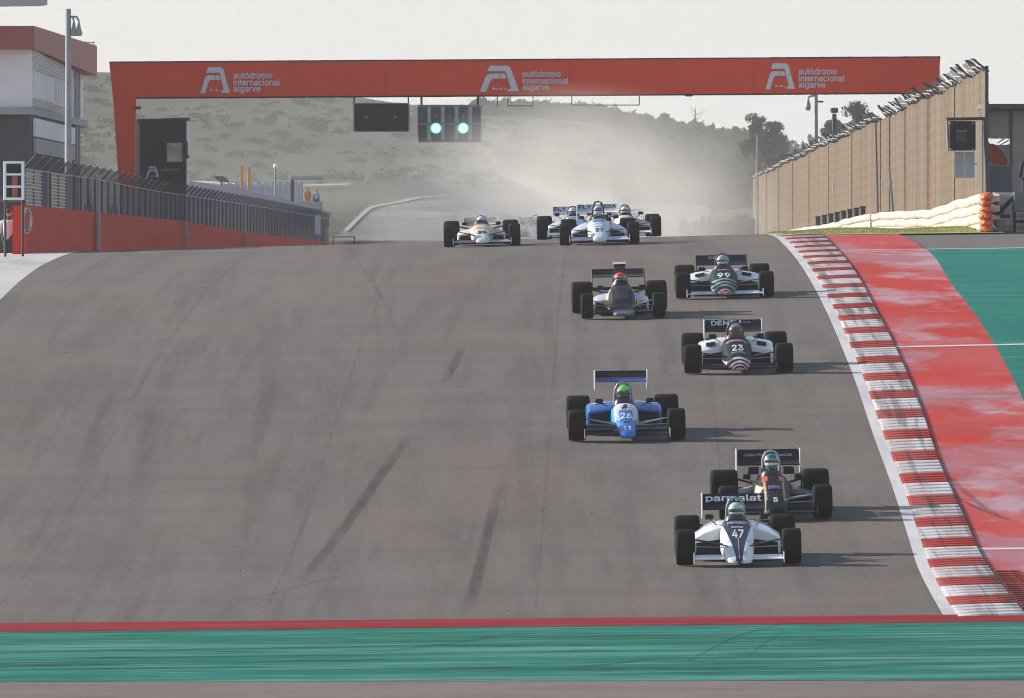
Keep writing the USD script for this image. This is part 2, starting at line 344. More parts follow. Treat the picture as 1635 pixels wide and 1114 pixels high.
# edges of the painted surfaces, in plan
LW = [(1235, 377), (1257.5, 397), (1288, 438), (1312, 482), (1335, 532), (1366, 610), (1396, 698), (1423, 773), (1447, 847), (1471, 918), (1504, 979)]
KR = [(1315, 377), (1339, 400), (1369, 438), (1403, 502), (1433, 560), (1471, 651), (1504, 746), (1538, 820), (1572, 894), (1630, 972)]
RG = [(1440, 376), (1481, 400), (1525, 461), (1569, 519), (1606, 583), (1640, 650)]
def edge(pts, smooth=True):
    q = np.array([on_ground(*p) for p in pts]); q = q[np.argsort(q[:, 1])]
    keep = np.concatenate([[True], np.diff(q[:, 1]) > .3]); q = q[keep]
    f = PchipInterpolator(q[:, 1], q[:, 0])
    a, b = q[0, 1], q[-1, 1]
    sa, sb = float(f(a + 4) - f(a)) / 4, float(f(b) - f(b - 12)) / 12
    def g(d):
        d = float(d)
        if d < a: return float(f(a)) + sa * (d - a)
        if d > b: return float(f(b)) + sb * (d - b)
        return float(f(d))
    return g
eL, eR, eG = edge(LW), edge(KR), edge(RG)
eW = lambda d: eL(d) + .20                      # white line, then the kerb
D_STRIP = on_ground(1000, 987)[1]               # far edge of the red strip in front
D_CREST = 317.0

# ------------------------------------------------------------------ the ground
gx = np.unique(np.concatenate([np.linspace(-40, 40, 33), [-25, 7.5, 25], np.linspace(-420, -40, 14), np.linspace(40, 420, 14)]))
gd = np.concatenate([np.arange(10, 140, 10), np.arange(140, 360, 2), np.arange(360, 790, 6)])
X, D = np.meshgrid(gx, gd)
obj('ground', grid(np.stack([X, D, G(X, D) - .03], -1)), M['old_asphalt'], smooth=True, kind='structure', label='grey service asphalt around the track')
track = thing('race_track', kind='structure', label='grey asphalt race track coming over a crest and down towards the camera')
_q = [on_ground(*p) for p in ((112, 404), (60, 426), (25, 452), (0, 476))][::-1]
_qa = _q[0] + (_q[0] - _q[1])
eT = lambda d: float(np.interp(d, [_q[0][1] - 40] + [p[1] for p in _q] + [_q[-1][1] + 60], [_q[0][0] - 40 * abs((_q[0][0] - _q[1][0]) / (_q[0][1] - _q[1][1]))] + [p[0] for p in _q] + [_q[-1][0] - .2]))
obj('road_surface', sheet(lambda d: max(eT(d), -30), eL, D_STRIP, 800, 0.0, cols=15), M['asphalt'], track, smooth=True)
lm = sheet(eL, eW, D_STRIP - .5, D_CREST + 6, .006, cols=2)
r_ = np.random.default_rng(21)
chips = []
for k in range(40):
    cx_, cd_ = -14 + 22 * r_.random(), 178 + 120 * r_.random() ** 1.4
    if cx_ > eL(cd_) - .5 or cx_ < eT(cd_) + .5: continue
    b_ = trimesh.creation.icosphere(0, .006 + .009 * r_.random() ** 2); b_.vertices *= [1.6, 1, .7]; b_.apply_translation((cx_, cd_, float(G(cx_, cd_)) + .012)); chips.append(b_)
obj('rubber_debris', cat_(chips), M['tyre_rubber'], track, kind='stuff')
obj('edge_line', lm, M['white_line'], track, smooth=True)
lane = sheet(lambda d: max(eT(d), -30) - 16, lambda d: max(eT(d), -30) + .05, 240, 420, .004, cols=7)
obj('pit_exit_lane', lane, M['pale_concrete'], smooth=True, kind='structure', label='pale concrete pit exit lane left of the track')

def rubber(p, w, m, fade=.25, parent=track):
    q = np.array([on_ground(*a) for a in p]); q = q[np.argsort(q[:, 1])]
    n_ = max(8, int((q[-1, 1] - q[0, 1]) / .8))
    ds = np.linspace(q[0, 1], q[-1, 1], n_)
    xs = PchipInterpolator(q[:, 1], q[:, 0])(ds)
    t = np.linspace(0, 1, n_)
    a = np.clip(np.minimum(t, 1 - t) / fade, 0, 1)
    cols = np.array([-.5, -.3, 0, .3, .5])
    P = np.stack([xs[:, None] + cols * w, np.repeat(ds[:, None], 5, 1), np.zeros((n_, 5))], -1)
    P[..., 2] = G(P[..., 0], P[..., 1]) + .005 + .0006 * (used.get((path_of(parent), 'tyre_mark'), 0) % 9)
    e = a[:, None] * np.array([0, .9, 1, .9, 0])
    obj('tyre_mark', grid(P), m, parent, smooth=True, livery=np.repeat(e.reshape(-1, 1), 3, 1))
rubber([(668, 683), (625, 735), (575, 805), (520, 880), (470, 940)], .26, M['rubber_mark'])
rubber([(738, 555), (722, 588), (708, 615)], .22, M['rubber_mark'])
rubber([(798, 770), (780, 845), (762, 920), (744, 985)], .24, M['rubber_mark'])
rubber([(812, 740), (800, 820), (796, 890)], .22, M['faint_rubber'])
rubber([(402, 745), (396, 820), (384, 905)], .20, M['faint_rubber'])
rubber([(560, 690), (590, 640), (618, 560)], .3, M['faint_rubber'])
rubber([(606, 860), (596, 890), (590, 905)], .24, M['faint_rubber'])
rubber([(735, 905), (748, 870), (765, 820)], .2, M['faint_rubber'])
rubber([(330, 970), (420, 952), (520, 925), (600, 908)], .06, M['rubber_mark'])
rubber([(240, 520), (200, 600), (130, 760), (100, 860)], .5, M['faint_rubber'])
rubber([(290, 520), (250, 660), (210, 800)], .4, M['faint_rubber'])
rubber([(430, 560), (420, 660), (408, 720)], .35, M['faint_rubber'])
rubber([(590, 430), (620, 500), (650, 560)], .14, M['faint_rubber'])
rubber([(560, 400), (600, 460), (640, 520)], .12, M['faint_rubber'])
rubber([(830, 560), (838, 700), (842, 830), (850, 960)], .4, M['faint_rubber'])
rubber([(1000, 760), (1010, 850), (1020, 960)], .3, M['faint_rubber'])
rubber([(870, 470), (880, 560), (890, 640)], .3, M['faint_rubber'])
rubber([(1130, 930), (1120, 960), (1110, 983)], .3, M['faint_rubber'])
for xs_ in (-8.2, -3.9, .35, 3.6):
    ds = np.linspace(178, 312, 90); xx = xs_ + .0087 * (ds - 178) + .008 * np.sin(ds * .21 + xs_)
    P = np.stack([xx[:, None] + np.array([-.03, 0, .03]), np.repeat(ds[:, None], 3, 1), np.zeros((90, 3))], -1); P[..., 2] = G(P[..., 0], P[..., 1]) + .003
    obj('paving_seam', grid(P), M['paving_seam'], track, smooth=True, livery=np.full((270, 3), .8))
# painted run-off on the right
obj('red_runoff', sheet(eR, eG, D_STRIP - .2, D_CREST + 2, .004, cols=9), M['red_runoff'], smooth=True, kind='structure', label='worn red painted run-off strip beside the kerb')
D_GREEN = on_ground(1560, 397)[1]
obj('green_runoff', sheet(eG, lambda d: 42.0, D_STRIP - .2, D_GREEN, .004, cols=9), M['green_runoff'], smooth=True, kind='structure', label='green painted run-off area right of the red strip')
for r0, r1, x0 in ((400, 395.5, 1342), (554, 549.5, 1430), (877, 876, 1563)):
    a, b = on_ground(x0, r0), on_ground(1660, r1)
    w = .42
    ds = np.linspace(a[0], b[0] + 4, 30)
    yy = a[1] + (b[1] - a[1]) * (ds - a[0]) / (b[0] - a[0])
    P = np.stack([np.stack([ds, ds], 1), np.stack([yy - w / 2, yy + w / 2], 1), np.zeros((30, 2))], -1)
    P[..., 2] = G(P[..., 0], P[..., 1]) + .010
    obj('painted_line', grid(P), M['white_line'], smooth=True, kind='structure', label='white line painted across the run-off')
rubber([(1512, 756), (1555, 797), (1590, 822), (1640, 838)], .16, M['rubber_mark'])
rubber([(1498, 772), (1550, 806), (1620, 834)], .12, M['rubber_mark'])

# kerb: one ribbed block after another
kerb = thing('kerb', kind='structure', label='ribbed red and white kerb along the right edge of the track')
def kerb_block(d0, d1, ribs):
    P = []
    u = np.array([0, .06, .35, .75, .97, 1.0])
    h = np.array([.0, .018, .035, .045, .048, .0])
    for k in range(ribs):
        a, b = d0 + (d1 - d0) * k / ribs, d0 + (d1 - d0) * (k + 1) / ribs
        for d, s in ((a + .01, .0), (a + .05, 1.0), (a + (b - a) * .7, .75), (b - .01, .15)):
            x = eW(d) + (eR(d) - eW(d)) * u
            P.append(np.stack([x, np.full(6, d), G(x, d) + .006 + h * (.35 + .65 * s)], 1))
    P = np.array(P)
    # open ends closed by a skirt
    lo = P[:1].copy(); lo[..., 2] = G(lo[..., 0], lo[..., 1]) - .01
    hi = P[-1:].copy(); hi[..., 2] = G(hi[..., 0], hi[..., 1]) - .01
    return grid(np.concatenate([lo, P, hi]))
for i in range(0, 29):
    c = KD0 + KP * i
    obj('kerb_block', kerb_block(c - 1.4, c + 1.4, 4), M['kerb_white'], kerb)
    if i < 28: obj('kerb_block', kerb_block(c + 1.41, c + 3.59, 4), M['kerb_red'], kerb)
# red slotted drain by the end of the kerb
ds_ = on_ground(1600, 912)[1]
dr = thing('drain_grate', 'red slotted drain grate between the kerb and the run-off', 'drain grate', (0, 0, 0))
for k in range(20):
    d = D_STRIP + .6 + k * (ds_ - D_STRIP - .6) / 20
    x0 = eR(d) + .03
    x1 = x0 + .42
    z = float(G(x0, d))
    obj('grate_bar', box(x0, x1, d, d + (ds_ - D_STRIP) / 36, z + .005, z + .05), M['kerb_red'], dr)

# strips across the foreground
fx = lambda row0, row1: (on_ground(0, row0), on_ground(1635, row1))
def cross_strip(name, top, bot, m, off, **kw):
    a, b = fx(*top); c, e = fx(*bot)
    xs = np.unique(np.concatenate([np.linspace(-34, 34, 60), [-25, 7.5, 25]]))
    dt = a[1] + (b[1] - a[1]) * (xs - a[0]) / (b[0] - a[0])
    db = c[1] + (e[1] - c[1]) * (xs - c[0]) / (e[0] - c[0])
    rows = np.linspace(0, 1, max(2, int((dt - db).max() / 1.5) + 1))
    Dm = dt[None] + (db - dt)[None] * rows[:, None]
    Xm = np.repeat(xs[None], len(rows), 0)
    obj(name, grid(np.stack([Xm, Dm, G(Xm, Dm) + off], -1)[:, ::-1]), m, smooth=True, kind='structure', **kw)
cross_strip('red_strip', (996, 981), (1009, 994), M['red_strip'], .012, label='narrow red painted strip along the near edge of the track')
cross_strip('green_strip', (1008.5, 993.5), (1089, 1087), M['green_apron'], .008, label='wide green painted strip across the foreground')
cross_strip('concrete_apron', (1088.5, 1086.5), (1250, 1250), M['apron_concrete'], .004, label='brownish concrete apron at the bottom of the picture')
for p in ([(1060, 1075), (1120, 1045), (1180, 1015), (1250, 1000)], [(830, 1010), (700, 1030), (560, 1045)], [(1180, 1060), (1220, 1030), (1260, 1005)], [(900, 1068), (960, 1064), (1060, 1050)]):
    q = np.array([on_ground(*a) for a in p]); q = q[np.argsort(q[:, 0])]
    xs = np.linspace(q[0, 0], q[-1, 0], 24); dd_ = PchipInterpolator(q[:, 0], q[:, 1])(xs)
    P = np.stack([np.repeat(xs[:, None], 3, 1), dd_[:, None] + np.array([-.5, 0, .5]) * .5, np.zeros((24, 3))], -1)
    P[..., 2] = G(P[..., 0], P[..., 1]) + .013
    t = np.linspace(0, 1, 24); e = np.clip(np.minimum(t, 1 - t) / .3, 0, 1)[:, None] * np.array([0, 1, 0])
    obj('tyre_mark', grid(P), M['rubber_mark'], track, smooth=True, livery=np.repeat(e.reshape(-1, 1), 3, 1))

# ------------------------------------------------------------------ hills
RIDGE = PchipInterpolator([-900, 0, 110, 300, 480, 560, 650, 780, 870, 960, 1010, 1100, 1180, 1250, 1400, 1635, 2600], [100, 108, 114, 122, 140, 152, 165, 174, 179, 185, 198, 212, 224, 250, 275, 290, 300])
def hill_row(px, d):
    rg = RIDGE(np.clip(px, -900, 2600))
    base = np.interp(d, [700, 760, 860, 1000], [420, 395, 340, 318])
    t = np.clip((d - 1000) / 700, 0, 1)
    mid = 318 + (rg - 318) * (t ** .85)
    return np.where(d < 1000, base, mid)
def HZ(x, d):
    px = CX + x / d * F
    z = -(hill_row(px, np.minimum(d, 1700)) - HR) / F * np.minimum(d, 1700)
    z = np.where(d > 1700, z - (d - 1700) * .05, z)
    w = np.clip((d - 900) / 300, 0, 1)
    nz = meshkit.fbm(np.stack([x / 38, d / 50, np.zeros_like(x)], -1), 4, 3) - .5
    return z + nz * 5.0 * w * np.clip((1750 - d) / 250, .1, 1)
hx = np.unique(np.concatenate([np.linspace(-120, 120, 121), np.linspace(-500, -120, 20), np.linspace(120, 500, 20)]))
hd = np.concatenate([np.arange(702, 1000, 6), np.arange(1000, 2300, 10)])
X, D = np.meshgrid(hx, hd)
obj('hillside', grid(np.stack([X, D, HZ(X, D)], -1)), M['dirt_hill'], smooth=True, kind='structure', label='dry hazy hillside behind the circuit')
# the last corner: a pale road that sweeps up the slope beyond the crest
def far_band(name, m, edge_lo, edge_hi, off, label):
    """edges: lists of (column, distance)"""
    a, b = np.array(edge_lo, float), np.array(edge_hi, float)
    t = np.linspace(0, 1, 40)
    def al(e):
        k = np.linspace(0, 1, len(e)); f = PchipInterpolator(k, e); return f(t)
    A, B = al(a), al(b)
    s = np.linspace(0, 1, 9)
    px = A[:, None, 0] + (B - A)[:, None, 0] * s; d = A[:, None, 1] + (B - A)[:, None, 1] * s
    x = (px - CX) / F * d
    return obj(name, grid(np.stack([x, d, HZ(x, d) + off], -1)), m, smooth=True, kind='structure', label=label)
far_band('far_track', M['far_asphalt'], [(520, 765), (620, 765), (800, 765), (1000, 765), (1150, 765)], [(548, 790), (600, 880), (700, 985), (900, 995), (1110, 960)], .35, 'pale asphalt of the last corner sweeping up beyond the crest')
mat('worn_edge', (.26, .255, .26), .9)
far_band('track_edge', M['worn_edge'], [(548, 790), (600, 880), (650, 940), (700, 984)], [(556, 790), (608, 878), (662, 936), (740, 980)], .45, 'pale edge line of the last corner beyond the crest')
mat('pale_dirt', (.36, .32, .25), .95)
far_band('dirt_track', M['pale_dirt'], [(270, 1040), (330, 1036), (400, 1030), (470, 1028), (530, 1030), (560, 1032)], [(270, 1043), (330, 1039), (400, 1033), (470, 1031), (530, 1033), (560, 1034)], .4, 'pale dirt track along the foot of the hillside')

# vegetation builders
def leaves(centres, radii, n, size, seed, flat=.75):
    r = np.random.default_rng(seed)
    k = r.choice(len(centres), n, p=np.array(radii) ** 2 / np.sum(np.array(radii) ** 2))
    u = r.normal(size=(n, 3)); u /= np.linalg.norm(u, axis=1, keepdims=True)
    rad = r.random(n) ** .45
    c = np.array(centres)[k] + u * (np.array(radii)[k] * rad)[:, None] * np.array([1, 1, flat])
    a = r.normal(size=(n, 3)); a /= np.linalg.norm(a, axis=1, keepdims=True)
    b = np.cross(a, r.normal(size=(n, 3))); b /= np.linalg.norm(b, axis=1, keepdims=True)
    s = (size * (.6 + .8 * r.random(n)))[:, None]
    v = np.stack([c - a * s, c + b * s * .55, c + a * s, c - b * s * .55], 1).reshape(-1, 3)
    i = np.arange(n)[:, None] * 4
    f = np.vstack([i + [0, 1, 2], i + [0, 2, 3]])
    return trimesh.Trimesh(v, f, process=False)
def tree(name, x, d, z, h, w, label, seed, m='leaf_dark', group=None, trunk=.3, nleaf=2600, lobes=11, size=.16, cat='tree'):
    r = random.Random(seed)
    t = thing(name, label, cat, (x, d, z), group)
    limbs = [tube((0, 0, -.5), (r.uniform(-.1, .1), 0, h * trunk), .028 * h, 8, .02 * h), tube((0, 0, h * trunk), (r.uniform(-.2, .2), .1, h * .8), .02 * h, 7, .006 * h)]
    cs, rs = [], []
    for i in range(lobes):
        q = i / lobes
        zz = h * (trunk + (.96 - trunk) * (.15 + .8 * q))
        spread = w * .5 * (1 - abs(q - .35) * .95)
        ang = i * 2.4 + r.uniform(-.4, .4)
        p = np.array([math.cos(ang) * spread * r.uniform(.3, .95), math.sin(ang) * spread * r.uniform(.3, .9), zz + r.uniform(-.05, .05) * h])
        cs.append(p); rs.append(w * r.uniform(.09, .21))
        limbs.append(tube((0, 0, h * (trunk + .45 * q * .8)), p, .009 * h, 5, .003 * h))
    obj('trunk', cat_(limbs), M['bark'], t)
    obj('crown', leaves(cs, rs, nleaf, size, seed), M[m], t)
    return t
def hill_point(px, d):
    x = (px - CX) / F * d
    return x, d, float(HZ(np.array(x), np.array(float(d))))

# ------------------------------------------------------------------ pit wall and fence on the left
VPX = 950.0
def left_d(px): return 318.0 * (VPX - 43) / (VPX - px)
def left_x(d): return (43 - CX) / F * 318 + (VPX - CX) / F * (d - 318)
def line3(pts):
    q = np.array([at(px, row, left_d(px)) for px, row in pts])
    return lambda d: np.interp(d, q[:, 1], q[:, 2])
red_top = line3([(43, 328), (151, 338), (292, 353), (388, 369), (505, 384), (530, 388)])
mesh_top = line3([(43, 267), (158, 285), (249, 303), (340, 317), (430, 331), (505, 344), (530, 349)])
wall = thing('pit_wall', 'low red clad pit wall left of the track under a dark debris fence', 'wall')
cuts = [43, 62, 151, 224, 292, 340, 388, 448, 505, 528]
for a, b in zip(cuts[:-1], cuts[1:]):
    d0, d1 = left_d(a) + .02, left_d(b) - .04
    n_ = 6
    ds = np.linspace(d0, d1, n_)
    P = []
    for d in ds:
        x = left_x(d); zt = float(red_top(d)); zb = float(G(x, d)) - .3
        P.append([[x, d, zb], [x, d, zt - .02], [x - .03, d, zt], [x - .37, d, zt], [x - .4, d, zt - .02], [x - .4, d, zb]])
    P = np.array(P); m = grid(P)
    e = [hull(P[0]), hull(P[-1])] if False else []
    capf = [[0, i + 1, i] for i in range(1, 5)]
    caps = trimesh.Trimesh(np.vstack([P[0], P[-1]]), capf + [[6, 6 + i, 7 + i] for i in range(1, 5)], process=False)
    obj('wall_panel', cat_([m, caps]), M['red_cladding'], wall)
lf = thing('debris_fence', 'dark grey debris fence on top of the red pit wall', 'fence')
ds = np.arange(320, 690, 5.0)
for i, d in enumerate(ds):
    x = left_x(d) - .18
    z0, z1 = float(red_top(d)), float(mesh_top(d))
    big = i in (8,)
    obj('post', tube((x, d, z0 - .4), (x, d, z1 + .02), .045, 7), M['dark_steel'], lf)
    obj('post_arm', tube((x, d, z1), (x + .34, d - .1, z1 + .36), .028, 6), M['fence_black'], lf)
    if i < len(ds) - 1:
        d2 = ds[i + 1]; x2 = left_x(d2) - .18; w0, w1 = float(red_top(d2)), float(mesh_top(d2))
        tan = d < 356 and i in (0, 1, 3, 4)
        P = np.array([[[x, d, z0], [x, d, z1]], [[x2, d2, w0], [x2, d2, w1]]])
        obj('mesh_panel', grid(P), M['fence_tan'] if tan else M['wire_mesh_dark'], lf)
        P = np.array([[[x + .01, d, z1], [x + .30, d - .1, z1 + .32]], [[x2 + .01, d2, w1], [x2 + .30, d2 - .1, w1 + .32]]])
        obj('overhang_panel', grid(P), M['wire_mesh_over'], lf)
        obj('cable', tube((x + .05, d, z1 - .02), (x2 + .05, d2, w1 - .02), .014, 5), M['fence_cable'], lf)
        if tan:
            for q in range(11):
                f_ = (q + .5) / 11
                obj('mesh_wire', tube((x + .03, d, z0 + (z1 - z0) * f_), (x2 + .03, d2, w0 + (w1 - w0) * f_), .012, 5), M['shutter_white'], lf)
for px, w, top in ((151, .15, 279), (292, .03, 352), (388, .1, 328), (505, .07, 380)):
    d = left_d(px); x = left_x(d) + .06
    zt = float(at(px, top, d)[2])
    obj('wall_post', cbox(x, x + .10, d - w, d + w + .3, float(G(x, d)) - .2, zt, .01), M['steel'], wall)

# gantry
gd_ = 450.0
def gp(px, row): return at(px, row, gd_)
def gpoly(pts): return Polygon([(gp(*p)[0], gp(*p)[2]) for p in pts])
gan = thing('start_gantry', 'red start gantry spanning the track with grey lettering', 'gantry')
groundz = lambda px: float(G(gp(px, 300)[0], gd_))
obj('beam', poly_plate(gpoly([(174.5, 100), (1501, 91.5), (1499, 147), (216, 155), (180.5, 155)]), gd_, 1.1), M['gantry_red'], gan)
rb = HR - (groundz(205) - .2) * F / gd_
obj('leg', poly_plate(gpoly([(180.6, 155.2), (216, 155.2), (216, rb), (198, rb)]), gd_ + .003, 1.09), M['gantry_red'], gan)
rb = HR - (groundz(1480) - .2) * F / gd_
obj('leg', poly_plate(gpoly([(1465, 147.4), (1498.8, 147.2), (1494, rb), (1474, rb)]), gd_ + .003, 1.09), M['gantry_red'], gan)
top = gp(174.5, 100), gp(1501, 91.5)
obj('top_trim', hull([top[0] + [0, -.03, .0], top[1] + [0, -.03, .0], top[0] + [0, -.03, .05], top[1] + [0, -.03, .05], top[0] + [0, 1.13, .05], top[1] + [0, 1.13, .05], top[0] + [0, 1.13, 0], top[1] + [0, 1.13, 0]]), M['dark_steel'], gan)
bt = gp(216, 155.1), gp(1465, 147.5)
obj('bottom_rail', hull([bt[0] + [0, .2, -.06], bt[1] + [0, .2, -.06], bt[0] + [0, .2, -.002], bt[1] + [0, .2, -.002], bt[0] + [0, .3, -.06], bt[1] + [0, .3, -.06], bt[0] + [0, .3, -.002], bt[1] + [0, .3, -.002]]), M['dark_steel'], gan)
for k in range(1, 9):
    px = 174.5 + k * 147; a, b = gp(px, 154.5 - (px - 216) * .0062), gp(px, 100.5 - (px - 174) * .0064)
    obj('panel_joint', box(a[0] - .012, a[0] + .012, gd_ - .006, gd_ + .004, a[2] + .02, b[2] - .02), M['gantry_joint'], gan)
PXG = gd_ / F      # metres to a photograph pixel at the gantry
def emblem(scale, y, kx=1.0):
    """the angular letter-A emblem: units are photograph pixels, origin at its lower left"""
    ps = [[(13, 43), (19, 30), (34, 30), (34, 34), (22, 34), (9, 0), (0, 0), (8.5, 22), (13, 31)],
          [(13, 34), (17, 43), (44, 43), (50, 40), (63, 0), (48, 0), (46, 4), (52, 4), (42, 34)],
          ]
    up = Polygon([(12, 34), (16, 43), (44, 43), (49, 40), (63, 1), (44, 1), (46, 5), (50, 5), (41, 34)])
    lo = Polygon([(0, 0), (9, 24), (13, 29), (19, 30), (30, 30), (32, 28), (32, 22), (21, 22), (18, 20), (10, 0)])
    mid = Polygon([(33, 30), (40, 30), (43, 22), (33, 22)])
    sm = [Polygon([(20 + k * 6, 6 - (k % 2) * 2), (23 + k * 6, 8 - (k % 2) * 2), (25 + k * 6, 5), (22 + k * 6, 3)]) for k in range(4)]
    return [poly_plate(Polygon([(a * scale * kx, b * scale) for a, b in g.exterior.coords]).buffer(0), y, .03) for g in [up, lo, mid] + sm]
for px, row, tx in ((320, 149, 373), (766, 146.5, 834), (1222, 142.5, 1275)):
    o = gp(px, row)
    e = cat_(emblem(PXG * .97, 0, 1.03 if px == 766 else .77)); e.apply_translation((o[0], gd_ - .035, o[2]))
    obj('emblem', e, M['sign_grey'], gan)
    for word, rr, wd in (('autódromo', row - 24, 61), ('internacional', row - 13, 74), ('algarve', row - 3, 43)):
        t = lettering(word, 9.6 * PXG, wd * PXG, bold=True, centre=False, depth=.02)
        o = gp(tx, rr)
        t.apply_translation((o[0], gd_ - .012, o[2]))
        obj('lettering', t, M['sign_grey'], gan)

# display board and start lights hung below the beam
def hang(o, px0, px1, r0, r1, w=1.2):
    for px in (px0, px1):
        a, b = gp(px, r0), gp(px, r1)
        obj('hanger', box(a[0] - w * PXG, a[0] + w * PXG, gd_ + .17, gd_ + .23, b[2], a[2]), M['dark_steel'], o)
db = thing('display_board', 'dark rectangular display board hanging under the gantry left of the lights', 'display board')
a, b = gp(564, 210.5), gp(654, 164)
obj('panel', cbox(a[0] + .04, b[0] - .04, gd_ + .05, gd_ + .25, a[2] + .04, b[2] - .03, .05), M['board_black'], db)
for (x0, x1, z0, z1) in ((a[0], a[0] + .045, a[2], b[2]), (b[0] - .045, b[0], a[2], b[2]), (a[0] + .045, b[0] - .045, a[2], a[2] + .045), (a[0] + .045, b[0] - .045, b[2] - .035, b[2])):
    obj('frame_bar', box(x0, x1, gd_ + .02, gd_ + .28, z0, z1), M['lamp_grey'], db)
hang(db, 565.5, 652, 155, 164)
for px in (585, 631):
    o = gp(px, 187); obj('bolt', trimesh.creation.icosphere(1, .03).apply_translation((o[0], gd_ + .05, o[2])), M['sign_grey'], db)
sl = thing('start_lights', 'start light panel with two lit green lamps hanging under the gantry', 'traffic light')
a, b = gp(667, 227), gp(769, 167)
obj('backboard', cbox(a[0], b[0], gd_ + .12, gd_ + .24, a[2], b[2], .02), M['lamp_grey'], sl)
mat('lamp_box', (.075, .078, .08), .6)
mat('pale_strip', (.46, .46, .45), .6)
for k in range(5):
    x0 = 667 + 4 + k * 22 - (0 if k else 0)
    pa, pb = gp(x0 - 3 if k == 0 else 667 + 4 + k * 22 - 4, 224.5), gp((667 + 4 + k * 22 + (8 if k < 4 else 7)), 170)
    pa, pb = gp([668.5, 689.5, 711.5, 733.5, 755][k], 224.5), gp([681, 703, 725, 747, 767][k], 170)
    obj('lamp_box', cbox(pa[0], pb[0], gd_ + .02, gd_ + .118, pa[2], pb[2], .015), M['lamp_box'], sl)
for px in (685.3, 707.3, 729.3, 751):
    pa, pb = gp(px - 3, 224), gp(px + 3, 170.5)
    obj('pale_strip', box(pa[0], pb[0], gd_ + .09, gd_ + .117, pa[2], pb[2]), M['pale_strip'], sl)
o = gp(718, 197.5); obj('cross_bar', box(gp(669, 0)[0], gp(767, 0)[0], gd_ - .02, gd_ + .018, o[2] - .03, o[2] + .03), M['lamp_grey'], sl)
for px in (696, 739.5):
    o = gp(px, 204.5)
    c = trimesh.creation.cylinder(.185, .05, sections=28); c.apply_transform(trimesh.transformations.rotation_matrix(math.pi / 2, (1, 0, 0))); c.apply_translation((o[0], gd_ - .006, o[2]))
    rim = trimesh.creation.annulus(.187, .225, .06, sections=28); rim.apply_transform(trimesh.transformations.rotation_matrix(math.pi / 2, (1, 0, 0))); rim.apply_translation((o[0], gd_ - .01, o[2]))
    l = obj('green_lamp', c, M['green_lamp'], sl)
    obj('lamp_rim', rim, M['green_glow_rim'], l)
for px in (696, 718, 739.5):
    o = gp(px, 186); obj('unlit_lamp', trimesh.creation.icosphere(1, .035).apply_translation((o[0], gd_ + .015, o[2])), M['sign_grey'], sl)
hang(sl, 673, 763, 154, 168, 1.8)
for k, (x0, x1, r) in enumerate(((794, 797, 168), (811, 851, 168.5), (913, 1021, 167.5))):
    s = thing('hanging_bracket', ['short thin single bracket rod hanging beside the start lights', 'narrow thin rectangular bracket frame hanging below the gantry emblem', 'wide thin rectangular bracket frame hanging right of centre under the gantry'][k], 'bracket', group='thin brackets under the gantry')
    for px in ((x0, x1) if k else (x0,)):
        A, B = gp(px, 153), gp(px, r); obj('rod', tube(A + [0, .25, 0], B + [0, .25, 0], .025, 6), M['dark_steel'], s)
    obj('cross_rod', tube(gp(x0, r) + [0, .25, 0], gp(x1, r) + [0, .25, 0], .025, 6), M['dark_steel'], s)
o = gp(1100, 150.5); obj('junction_box', cbox(o[0] - .15, o[0] + .15, gd_ + .3, gd_ + .6, o[2] - .08, o[2] + .02, .03), M['dark_steel'], gan)
o = gp(221, 172)
s = thing('gantry_camera', 'small dark camera fixed to the inner side of the left gantry leg', 'camera', o)
obj('camera_body', cbox(-.12, .1, -.2, .15, -.06, .06, .02), M['dark_steel'], s); obj('bracket_arm', tube((-.15, 0, .05), (-.02, 0, .05), .02), M['dark_steel'], s)

# pit building at the left
pb = thing('pit_building', 'white pit building with a red roof fascia and slatted shutters at the left', 'building')
bd0, bd1 = 430.0, 486.0
def Pb(px, row, d): return at(px, row, d)
xl = at(-260, 0, bd0)[0]; xc = at(50, 0, bd0)[0]; xe = at(148, 0, bd1)[0]
zf = float(G(-20, bd0)) - .3
def slab(c, m, name, parent=pb): return obj(name, hull(c), m, parent)
xfc = at(57, 0, bd0)[0]; xfe = at(155, 0, bd1)[0]
zt, zb_ = at(0, 42, bd0)[2], at(0, 78.5, bd0)[2]
zt2, zb2 = at(0, 73, bd1)[2], at(0, 120.5, bd1)[2]
slab([[xl, bd0 - 1, zt], [xl, bd0 - 1, zb_], [xfc, bd0 - 1, zt], [xfc, bd0 - 1, zb_], [xl, bd1, zt2], [xl, bd1, zb2], [xfe, bd1, zt2], [xfe, bd1, zb2]], M['fascia_red'], 'roof')
z2 = at(0, 170, bd0)[2]
slab([[xl, bd0, z2], [xl, bd0, zb_ - .005], [xc, bd0, z2], [xc, bd0, zb_ - .005], [xl, bd1 - 2, z2], [xl, bd1 - 2, zb2 - .005], [xe - .35, bd1 - 2, z2], [xe - .35, bd1 - 2, zb2 - .005]], M['wall_white'], 'upper_wall')
slab([[xl, bd0 + .05, z2 - .3], [xl, bd0 + .05, zf], [xc - .02, bd0 + .05, z2 - .3], [xc - .02, bd0 + .05, zf], [xl, bd1 - 3, z2 - .3], [xl, bd1 - 3, zf], [xe - .4, bd1 - 3, z2 - .3], [xe - .4, bd1 - 3, zf]], M['wall_dark'], 'lower_wall')
slab([[xl, bd0 - .6, z2 - .01], [xl, bd0 - .6, z2 - .3], [xc + .05, bd0 - .6, z2 - .01], [xc + .05, bd0 - .6, z2 - .3], [xl, bd1 - 2, z2 - .01], [xl, bd1 - 2, z2 - .3], [xe - .1, bd1 - 2, z2 - .01], [xe - .1, bd1 - 2, z2 - .3]], M['wall_grey'], 'floor_slab')
